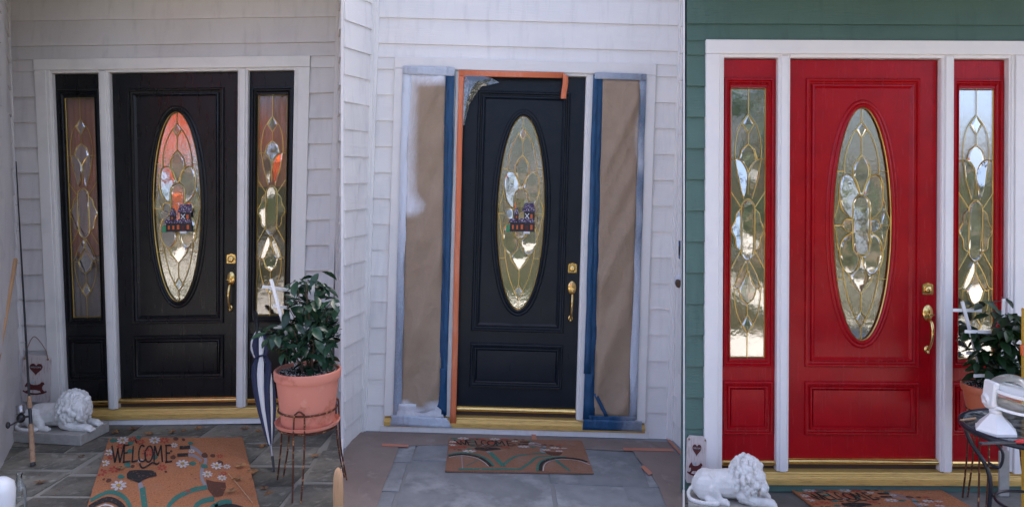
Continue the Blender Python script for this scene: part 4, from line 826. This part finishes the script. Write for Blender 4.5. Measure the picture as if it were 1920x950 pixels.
# ------------------------------------------------------------------ fishing rod, pole, jug, bucket
def frame_along(a, b):
    d = (b-a); q = d.to_track_quat('Z', 'X'); return T(*a) @ q.to_matrix().to_4x4(), d.length
a, b_ = floor_at(B1, 62, 874)+Vector((0, 0, .006)), at(30, 303, 5.42)
M, L = frame_along(a, b_); rod = thing('fishing_rod', 'black fishing rod with cork grip and reel leaning in the corner', 'fishing rod', M)
MB().tube([(0, 0, 0), (0, 0, .02)], .016, 12).build('butt_cap', 'black_plastic', rod); MB().tube([(0, 0, .02), (0, 0, .10), (0, 0, .26)], [.0165, .0155, .014], 12).build('cork_grip', 'cork', rod)
MB().tube([(0, 0, .26), (0, 0, .36)], .0105, 10).build('reel_seat', 'black_plastic', rod); MB().tube([(0, 0, .36), (0, 0, .44)], [.015, .011], 12).build('fore_grip', 'cork', rod)
MB().tube([(0, 0, .44), (0, 0, L*.55), (0, 0, L)], [.0075, .0060, .0036], 8).build('blank', 'black_plastic', rod); MB().tube([(0, 0, .44), (0, 0, .62)], [.0075, .0062], 8).build('gold_wrap', 'brass', rod)
V = Matrix(M).to_3x3().inverted() @ Vector((-.55, -.83, 0)).normalized(); V.z = 0; V.normalize(); V2 = Vector((0, 0, 1)).cross(V)
mb = MB(); mb.tube([(0, 0, .31), V*.045+Vector((0, 0, .31))], .007, 8); mb.ball(V*.055+Vector((0, 0, .305)), (.026, .026, .03), 12); reel = mb.build('reel', 'black_plastic', rod)
MB().tube([V*.055+Vector((0, 0, .335)), V*.055+Vector((0, 0, .345)), V*.055+Vector((0, 0, .375)), V*.055+Vector((0, 0, .385))], [.027, .022, .022, .027], 14).build('spool', 'grey_metal', reel)
mb = MB(); mb.tube([V*.055+V2*.02+Vector((0, 0, .30)), V*.055+V2*.05+Vector((0, 0, .295)), V*.10+V2*.055+Vector((0, 0, .275)), V*.145+V2*.055+Vector((0, 0, .255))], .005, 6); mb.ball(V*.150+V2*.055+Vector((0, 0, .262)), (.014, .014, .022), 10); mb.build('crank', 'black_plastic', reel)
for k, z in enumerate((.80, 1.10, 1.36, 1.60, 1.80)):
    if z < L: r = .014-.002*k; MB().tube([(V*(r+.006)+V2*r*math.cos(q)+V*r*math.sin(q))+Vector((0, 0, z)) for q in [2*PI*i/12 for i in range(12)]], .0016, 5, True).build('line_guide', 'grey_metal', rod)
a, b_ = Vector((-2.985, 4.1, .062)), Vector((-3.475, 5.2, 1.318)); M, L = frame_along(a, b_)
o = MB().tube([(0, 0, 0), (0, 0, L-.012), (0, 0, L-.003), (0, 0, L)], [.017, .017, .014, .008], 14).build('wooden_pole', 'pole_wood', None); o.matrix_world = M; tag(o, 'smooth tan wooden pole leaning on the grey side wall', 'pole')
p = floor_at(B1, 2, 975); o = MB().lathe([(.055, 0), (.062, .01), (.066, .10), (.068, .16), (.060, .20), (.03, .225), (.02, .23)], 24).build('white_jug', 'white_plastic', None); o.matrix_world = T(*p); tag(o, 'rounded white plastic jug on the slate by the side wall', 'jug')
p = floor_at(B1, 36, 965); o = MB().lathe([(.030, 0), (.034, .006), (.034, .12), (.030, .15), (.014, .19), (.013, .215), (.0155, .218), (.0155, .228)], 20).build('glass_bottle', 'clear_glass', None); o.matrix_world = T(*p); tag(o, 'clear glass bottle on the slate beside the white jug', 'bottle')
p = floor_at(B1, 634, 972); o = MB().lathe([(.020, 0), (.026, .02), (.028, .14), (.026, .22), (.018, .262), (.006, .275)], 16).build('wooden_stake', 'pole_wood', None); o.matrix_world = T(*p); tag(o, 'short rounded tan wooden stake beside the wire plant stand', 'stake')

# ------------------------------------------------------------------ umbrella
a, b_ = floor_at(B1, 514, 884)+Vector((0, 0, .004)), at(478, 584, 5.46); M, L = frame_along(a, b_)
um = thing('umbrella', 'closed navy and white striped umbrella leaning on the sidelight', 'umbrella', M)
MB().tube([(0, 0, 0), (0, 0, .10)], [.006, .009], 8).build('tip', 'black_plastic', um); MB().tube([(0, 0, .1), (0, 0, L-.15)], .006, 8).build('shaft', 'grey_metal', um)
MB().tube([(0, 0, L-.20), (0, 0, L-.17), (0, 0, L-.02), (0, 0, L)], [.012, .0155, .0165, .012], 12).build('handle', 'black_plastic', um)
prof = [(.10, .010), (.20, .026), (.35, .048), (.50, .062), (.62, .066), (.70, .060), (.745, .042), (.775, .034), (.80, .046), (.86, .062), (.92, .056), (.975, .030), (1.0, .016)]
ZL = (L-.19); N = len(prof)
for g in range(8):
    vs, fs = [], []; K = 6
    for i, (tt, r) in enumerate(prof):
        for k in range(K+1):
            u = k/K; a_ = 2*PI*(g+u)/8+tt*1.5+.15*math.sin(tt*9+g); rr = .84*r*(1+.30*math.sin(PI*u)*(1.5 if g % 2 else .25)-.12*(u > .8))+.0008*g
            vs.append((rr*math.cos(a_), rr*math.sin(a_), .08+tt*(ZL-.08)+.012*math.sin(g*2.3)*(tt > .9)))
    for i in range(N-1):
        for k in range(K): q = i*(K+1)+k; fs.append((q, q+1, q+K+2, q+K+1))
    MB().add(vs, fs).build('canopy_panel', 'navy_cloth' if g % 2 else 'white_cloth', um, 60)
MB().tube([(.048*math.cos(q), .048*math.sin(q), .08+.765*(ZL-.08)+.004*math.sin(q*2)) for q in [2*PI*i/20 for i in range(20)]], .006, 6, True).build('strap', 'navy_cloth', um)

# ------------------------------------------------------------------ potted shrubs
def leaf_mesh(m, L_=.078, W_=.034):
    vs, fs = [], []; st = [(0, .06), (.18, .62), (.42, 1), (.68, .80), (.88, .36), (1, .02)]
    for x, wd in st:
        z = -.22*x*x*L_+.04*x*L_; vs += [(x*L_, -W_/2*wd, z+.16*W_*wd), (x*L_, 0, z), (x*L_, W_/2*wd, z+.16*W_*wd)]
    for i in range(len(st)-1):
        for k in (0, 1): a_ = i*3+k; fs.append((a_, a_+3, a_+4, a_+1))
    return MB().add(vs, fs).mesh('leaf', m, 60)
def wire_stand(M, R_, ring, label, legs=3, a0=-1.57, spread=.03):
    t = thing('plant_stand', label, 'plant stand', M); q = [2*PI*i/40 for i in range(40)]
    MB().tube([(R_*math.cos(a), R_*math.sin(a), ring) for a in q], .0065, 8, True).build('ring', 'rust_metal', t); R2 = R_*1.02
    MB().tube([(R2*math.cos(a), R2*math.sin(a), ring+.105) for a in q], .0055, 8, True).build('ring', 'rust_metal', t)
    mb = MB()
    for a in (0, PI/3, 2*PI/3): mb.tube([(R_*math.cos(a), R_*math.sin(a), ring), (-R_*math.cos(a), -R_*math.sin(a), ring)], .005, 6)
    mb.build('cross_wires', 'rust_metal', t)
    for k in range(legs):
        a = a0+2*PI*k/legs; e = Vector((math.cos(a), math.sin(a), 0)); s_ = Vector((-e.y, e.x, 0)); r = R_+.013
        pts = [e*(r+.05)-s_*spread*.8+Vector((0, 0, .006)), e*(r+.012)-s_*spread+Vector((0, 0, ring*.6)), e*r-s_*spread+Vector((0, 0, ring+.09)), e*r-s_*spread*.6+Vector((0, 0, ring+.125)), e*r+Vector((0, 0, ring+.135)), e*r+s_*spread*.6+Vector((0, 0, ring+.125)), e*r+s_*spread+Vector((0, 0, ring+.09)), e*(r+.012)+s_*spread+Vector((0, 0, ring*.6)), e*(r+.05)+s_*spread*.8+Vector((0, 0, .006))]
        MB().tube(spline(pts, 4), .0052, 7).build('leg', 'rust_metal', t)
    return t
def pot(M, R_, Rb, h, m, label):
    t = thing('flower_pot', label, 'pot', M)
    MB().lathe([(Rb*.92, 0), (Rb, .012), (Rb*1.02, .03), (R_*.93, h*.80), (R_*.93, h*.82), (R_*.985, h*.83), (R_, h*.86), (R_*1.005, h*.97), (R_*.99, h*.99), (R_*.965, h), (R_*.93, h*.985), (R_*.90, h*.90), (R_*.88, h*.80)], 48).build('pot_body', m, t, 35)
    MB().lathe([(Rb*1.12, -.004), (Rb*1.22, .004), (Rb*1.26, .022), (Rb*1.22, .022), (Rb*1.1, .008)], 40).build('saucer', m, t, 35)
    rn = random.Random(9); mb = MB(); n = 26; vs = [(0, 0, h*.93)]; fs = []
    for i in range(1, 7):
        for k in range(n): vs.append((R_*.90*i/6*math.cos(2*PI*k/n), R_*.90*i/6*math.sin(2*PI*k/n), h*.92+rn.uniform(-.008, .008)+.012*(1-i/6)))
    for k in range(n): fs.append((0, 1+k, 1+(k+1) % n))
    for i in range(5):
        for k in range(n): a_ = 1+i*n; fs.append((a_+k, a_+n+k, a_+n+(k+1) % n, a_+(k+1) % n))
    so_ = MB().add(vs, fs).build('soil', 'soil', t, 60)
    mb = MB()
    for _ in range(420):
        r, a = R_*.88*math.sqrt(rn.random()), rn.random()*6.3; s_ = rn.uniform(.0018, .0042); mb.ball((r*math.cos(a), r*math.sin(a), h*.93+rn.uniform(-.002, .010)), (s_, s_*.8, s_*.7), 4)
    mb.build('perlite', 'perlite', so_, 0)['kind'] = 'stuff'
    return t
def shrub(M, z0, n, seed, m, label, cx, cz, rx, ry, rz, keep, leafL=.078):
    rn = random.Random(seed); t = thing('camellia_shrub', label, 'shrub', M); MI = Matrix(M)
    me = leaf_mesh(m, leafL, leafL*.46); tw = MB(); ends = []
    for k in range(7):
        a = k*.9+rn.random(); e = Vector((cx+rx*.75*math.cos(a)*rn.uniform(.3, 1), ry*.75*math.sin(a)*rn.uniform(.3, 1), cz+rz*rn.uniform(-.5, .9)))
        b0 = Vector((rn.uniform(-.03, .03), rn.uniform(-.03, .03), z0-.02)); mid = b0.lerp(e, .5)+Vector((rn.uniform(-.04, .04), rn.uniform(-.03, .03), -.02))
        tw.tube(spline([b0, mid, e], 6), [.008-.0045*i/12 for i in range(13)], 6)
    st = tw.build('stem', 'bark', t); st['kind'] = 'stuff'
    cnt = tries = 0
    while cnt < n and tries < n*30:
        tries += 1
        d = Vector((rn.gauss(0, 1), rn.gauss(-.45, 1), rn.gauss(0, 1))).normalized(); r = rn.random()**.38
        c = Vector((cx+d.x*rx*r, d.y*ry*r, cz+d.z*rz*r)); 
        g = rn.randint(3, 6); base = rn.random()*6.3; ok = 0
        for q in range(g):                     # whorl of leaves at a twig end
            az = base+q*2*PI/g+rn.uniform(-.4, .4); p = c+Vector((math.cos(az), math.sin(az), 0))*.012+Vector((0, 0, rn.uniform(-.02, .02)))
            R_ = Matrix.Rotation(az, 4, 'Z') @ Matrix.Rotation(rn.uniform(-.1, .85), 4, 'Y') @ Matrix.Rotation(rn.uniform(-.6, .6), 4, 'X'); s_ = rn.uniform(.75, 1.2)
            tip = MI @ (p+(R_ @ Vector((leafL*s_, 0, 0, 1))).to_3d()); o0 = MI @ p
            if all(keep(XC+F*w_.x/w_.y, YH-F*(w_.z-CAMH)/w_.y, w_) for w_ in (tip, o0)):
                inst('leaf', me, t, T(*p) @ R_ @ Matrix.Scale(s_, 4)); cnt += 1; ok = 1
            if cnt >= n: break
        if ok and rn.random() < .6: tw2 = MB().tube([Vector((cx*.5, 0, cz-rz*.3)).lerp(c, .6), c], .0022, 4); tw2.build('twig', 'bark', t)
    return t
def trellis(M, bars, label):
    t = thing('plant_trellis', label, 'trellis', M)
    for a, b_ in bars:
        a, b_ = Vector(a), Vector(b_); d = (b_-a).normalized(); n = Vector((0, 1, 0)); s_ = d.cross(n).normalized()*.0085; k = n*.004
        MB().add([a+s_+k, a-s_+k, a-s_-k, a+s_-k, b_+s_+k, b_-s_+k, b_-s_-k, b_+s_-k], [(0, 1, 2, 3), (7, 6, 5, 4), (0, 4, 5, 1), (1, 5, 6, 2), (2, 6, 7, 3), (3, 7, 4, 0)]).build('slat', 'trellis_white', t, 0)
    return t
PY = 4.40; PX = (577-XC)/F*PY
SM = T(PX, PY, .055); zr = .365
wire_stand(SM, .165, zr, 'rusty wire plant stand holding the salmon pot')
pot(T(PX, PY, .055+zr+.014), .193, .150, .325, 'terracotta', 'salmon terracotta pot on the rusty wire stand by the black door')
PM = T(PX, PY, .055); zs_ = zr+.30
shrub(PM, zs_, 300, 21, 'leaf_green', 'glossy dark green shrub in the salmon pot', -.02, zs_+.315, .245, .20, .315, lambda x, y, w_: x < 639 and w_.y < 5.0 and y < 722 and not (x < 524 and y > 655) and not (x < 530 and y < 606), .104)
def tb(px, py, Y, o): return at(px, py, Y)-Vector(o)
tr_ = (PX, PY, .055); yb = PY-.045; yf = PY-.14
yk = PY+.09
trellis(PM, [(tb(492, 537, yf, tr_), tb(552, 545, PY, tr_)), (tb(512, 573, yf, tr_), tb(576, 581, PY, tr_)), (tb(514, 612, yf, tr_), tb(600, 622, yk, tr_)), (tb(508, 523, yf+.01, tr_), tb(527, 592, yf+.02, tr_)), (tb(527, 592, yf+.02, tr_), tb(562, 708, yk, tr_)), (tb(588, 520, yk-.12, tr_), tb(582, 708, yk, tr_)), (tb(637, 570, yf, tr_), tb(600, 577, yk, tr_))], 'white wooden trellis standing in the salmon pot')
# shrub by the red door
QY = 4.22; QX = (1860-XC)/F*QY; q0 = (QX, QY, -.01); QM = T(*q0); zr = .545
wire_stand(QM, .125, zr-.07, 'rusty wire plant stand behind the glass topped table', 3, -2.4, .022)
pot(T(QX, QY, -.01+zr-.055), .155, .115, .235, 'terracotta_orange', 'orange terracotta pot behind the glass topped table')
shrub(QM, zr+.16, 300, 33, 'leaf_dark', 'very dark green shrub in the orange pot by the red sidelight', .045, zr+.385, .225, .17, .33, lambda x, y, w_: 1784 < x < 1940 and w_.y < 4.45 and y < 745, .098)
yb = QY-.05
yk = QY+.06
trellis(QM, [(tb(1787, 581, yb, q0), tb(1840, 582, yk, q0)), (tb(1809, 621, yb-.04, q0), tb(1858, 622, yb-.02, q0)), (tb(1812, 661, yb, q0), tb(1850, 662, yk, q0)), (tb(1826, 704, yb-.04, q0), tb(1850, 703, yb-.02, q0)), (tb(1804, 565, yb+.01, q0), tb(1846, 722, yk, q0)), (tb(1882, 560, yb+.01, q0), tb(1876, 722, yk, q0))], 'white wooden trellis standing in the orange pot')
zr = 0

# ------------------------------------------------------------------ small things on the slate
lf = []
LEAFL = {0: 'dry leaf at the mat corner beside the lion plinth', 13: 'dry leaf on the slate beside the umbrella tip', 14: 'dry leaf on the slate near the glass bottle', 15: 'dry leaf on the slate in front of the lion', 18: 'dry leaf on the slate under the wire plant stand'}
for k in range(19):
    if k not in LEAFL: LEAFL[k] = 'curled dry leaf between the sill and the long mat' if k < 6 else 'curled dry leaf between the long mat and the umbrella'
for k in range(4):
    rn = random.Random(50+k); pts = []
    for i in range(11):
        a_ = -2.6+5.2*i/10; r = (.034 if i % 2 == 0 else .017)*rn.uniform(.8, 1.2); pts.append((r*math.cos(a_), r*math.sin(a_), .004+rn.uniform(0, .016)))
    pts += [(-.010, .003, .004), (-.045, .004, .010), (-.045, -.001, .010), (-.010, -.002, .004)]
    lf.append(MB().add([(0, 0, .006)]+pts, [(0, i+1, (i+1) % len(pts)+1) for i in range(len(pts))]).mesh('dry_leaf', 'dry_leaf', 0))
for i, (px, py) in enumerate(((215, 812), (250, 806), (280, 814), (322, 811), (345, 808), (372, 805), (460, 804), (484, 809), (474, 887), (495, 917), (503, 926), (433, 928), (446, 905), (492, 838), (75, 905), (152, 856), (226, 884), (452, 880), (590, 855))):
    p = floor_at(B1, px, py); rn = random.Random(i); onm = 165 < px < 470 and py > 823
    o = bpy.data.objects.new('dry_leaf', lf[i % 4]); COL.objects.link(o); o.matrix_world = T(p.x, p.y, p.z+(.018 if onm else .0015)) @ Matrix.Rotation(rn.random()*6.3, 4, 'Z') @ Matrix.Scale(rn.uniform(.7, 1.25), 4)
    tag(o, 'curled dry brown leaf on the mat' if onm else LEAFL[i], 'leaf', 'fallen leaves on the mat' if onm else 'fallen leaves on the slate')
p, q = floor_at(B1, 428, 893), floor_at(B1, 474, 949); o = MB().tube([(0, 0, 0), (q-p)*.5+Vector((0, 0, .004)), q-p], .0022, 5).build('straw', 'pole_wood', None); o.matrix_world = T(p.x, p.y, p.z+.0205); tag(o, 'single pale straw lying on the long mat', 'straw')
# doorbell under tape
def on_right(px, py): Y = 5.44; return at(px, py, Y)
c = on_right(1276, 468); t = thing('doorbell', 'doorbell wrapped in blue tape on the white side wall', 'doorbell', T(*c))
MB().box(-.014, .012, -.022, .03, -.062, .062, .004).build('cover', 'white_plastic', t, 0); MB().box(-.017, .010, -.026, -.008, -.066, .066, .003).build('blue_tape', 'blue_tape', t, 0); MB().box(-.019, -.010, -.030, -.012, -.038, .030, .002).build('button', 'black_plastic', t, 0)
c = on_right(1270, 526); t = thing('wall_lamp_mount', 'brown wall fitting wrapped in torn plastic on the white side wall', 'wall fitting', T(*c))
MB().ball((.012, 0, 0), (.036, .05, .055), 14).build('film_wrap', 'overspray', t); MB().ball((.004, -.026, -.012), (.026, .03, .036), 12).build('mount', 'bark', t); MB().box(.016, .034, -.056, -.02, -.04, .045, .004).build('blue_tape', 'blue_tape', t, 0)

# ------------------------------------------------------------------ table with lamp by the red door
TY, TZ = 3.50, .715; TX = (1936-XC)/F*TY; TR = .30
tb_ = thing('bistro_table', 'round dark iron table with mosaic top by the red door', 'table', T(TX, TY, -.01))
MB().lathe([(TR-.018, TZ-.012), (TR-.016, TZ-.002), (.05, TZ), (.005, TZ)], 56).build('mosaic_top', 'mosaic', tb_, 30)
MB().lathe([(TR-.022, TZ-.020), (TR-.004, TZ-.020), (TR+.004, TZ-.010), (TR+.002, TZ+.002), (TR-.008, TZ+.007), (TR-.018, TZ+.003), (TR-.020, TZ-.012)], 56).build('rim', 'iron_navy', tb_, 40)
for k in range(4):
    a = -2.2+PI/2*k; e = Vector((math.cos(a), math.sin(a), 0))
    MB().tube(spline([e*.27+Vector((0, 0, TZ-.02)), e*.255+Vector((0, 0, TZ-.10)), e*.17+Vector((0, 0, .45)), e*.19+Vector((0, 0, .20)), e*.26+Vector((0, 0, .008))], 6), .0105, 8).build('leg', 'iron_navy', tb_)
    s_ = Vector((-e.y, e.x, 0))
    MB().tube(spline([e*.26+Vector((0, 0, TZ-.05)), e*.19+Vector((0, 0, TZ-.06)), e*.12+Vector((0, 0, TZ-.13)), e*.13+Vector((0, 0, TZ-.21)), e*.175+Vector((0, 0, TZ-.20))], 6), .007, 7).build('scroll', 'iron_navy', tb_)
MB().tube([(.15*math.cos(a), .15*math.sin(a), .36) for a in [2*PI*i/32 for i in range(32)]], .007, 7, True).build('stretcher_ring', 'iron_navy', tb_)
LY = 3.46; LZ = -.01+TZ+.001; LX = (1867-XC)/F*LY
lm = thing('lamp_base', 'white hexagonal post lamp with clear globe lying on the table', 'lamp', T(LX, LY, LZ))
mb = MB(); hexl = [(.092, 0), (.092, .012), (.084, .018), (.076, .030), (.072, .036), (.032, .076), (.028, .084)]
mb.lathe(hexl, 6); mb.build('base', 'lamp_white', lm, 20); MB().lathe([(.022, .082), (.027, .090), (.027, .098), (.018, .106), (.018, .130)], 20).build('neck', 'lamp_white', lm, 40)
gc = Vector((.085, .02, .155)); ax = Vector((1, -.15, .22)).normalized(); Rg = ax.to_track_quat('Z', 'X').to_matrix().to_4x4()
o = MB().lathe([(.030, -.118), (.036, -.112), (.040, -.100), (.038, -.090)], 24).build('collar', 'lamp_white', lm, 40, T(*gc) @ Rg)
r = .104; prof = [(r*math.sin(PI*i/24), -r*math.cos(PI*i/24)) for i in range(4, 25)]; prof[-1] = (.001, r)
gl = MB().lathe(prof, 40).build('globe', 'clear_glass', lm, 60, T(*gc) @ Rg)
bx = Vector((.15, -.10, 1)).normalized().to_track_quat('Z', 'X').to_matrix().to_4x4()
MB().lathe([(r+.001, .020), (r+.005, .022), (r+.005, .034), (r*.95+.006, .036), (r*.95, .030)], 48).build('band', 'lamp_white', lm, 40, T(*gc) @ bx); MB().lathe([(r*.93, -.052), (r*.93+.006, -.052), (r*.90+.006, -.040), (r*.93, -.040)], 48).build('band', 'lamp_white', lm, 40, T(*gc) @ bx)
MB().box(-.014, .014, -.040, .040, -.052, .064, .006).build('bracket', 'lamp_white', lm, 30, T(-.012, .02, .165) @ Matrix.Rotation(.12, 4, 'Y'))
c = at(1900, 834, 3.262); br = thing('paint_brush', 'red handled tool lying at the front of the mosaic table', 'tool', T(c.x, 3.272, -.01+TZ+.012) @ Matrix.Rotation(rad(5), 4, 'Z'))
MB().tube([(.015, 0, .006), (.03, 0, .008), (.10, 0, .010), (.13, 0, .008)], [.006, .009, .010, .006], 10).build('handle', 'red_plastic', br); MB().box(-.15, .016, -.010, .012, .000, .008, .002).build('blade', 'iron_navy', br, 0)
c = at(1832, 793, 3.60); o = MB().tube([(-.045, 0, 0), (.045, .03, 0)], .006, 6).build('wooden_stick', 'pole_wood', None); o.matrix_world = T(TX-.232, 3.60, -.01+TZ+.0065); tag(o, 'short tan stick lying on the mosaic table edge', 'stick')
# yellow post with small orange figure at the edge of the picture
c = at(1923, 735, 3.85); ps = thing('yellow_post', 'yellow post with a small orange cut out beside the dark shrub', 'post', T(c.x, 3.85, -.01))
MB().box(-.016, .016, -.012, .012, 0, 1.22, .003).build('upright', 'yellow_post', ps, 0)
MB().prism([(-.035, .98), (.05, .98), (.05, 1.09), (.01, 1.075), (-.012, 1.09), (-.010, 1.04), (-.040, 1.03)], -.022, -.012).build('cut_out', 'ornament_orange', ps, 0)
o = MB().box(-.03, .03, -.006, .006, 0, .27, .002).build('grey_board', 'plinth_stone', None, 0); c = at(1897, 905, 4.35); o.matrix_world = T(c.x, 4.42, -.006); tag(o, 'narrow pale board standing behind the table legs', 'board')

# grit and crumbs blown over the slate and the long mat
rn = random.Random(77); mb = MB()
for _ in range(260):
    px, py = rn.uniform(60, 640), rn.uniform(803, 950)
    p = floor_at(B1, px, py); k = (py-823)/125; onm = py > 823 and 205-40*k < px < 455+30*k
    if px < 190 and py < 850: continue
    s_ = rn.uniform(.0025, .0075); a = rn.random()*6.3; u, v = Vector((math.cos(a), math.sin(a), 0))*s_, Vector((-math.sin(a), math.cos(a), 0))*s_*.5
    p = p+Vector((0, 0, .0195 if onm else .002)); mb.add([p-u, p-v, p+u, p+v, p+Vector((0, 0, s_*.5))], [(0, 1, 4), (1, 2, 4), (2, 3, 4), (3, 0, 4)])
o = mb.build('leaf_litter', 'dry_leaf', None, 0); o['kind'] = 'stuff'; tag(o, 'fine brown leaf crumbs scattered over slate and long mat', 'litter')
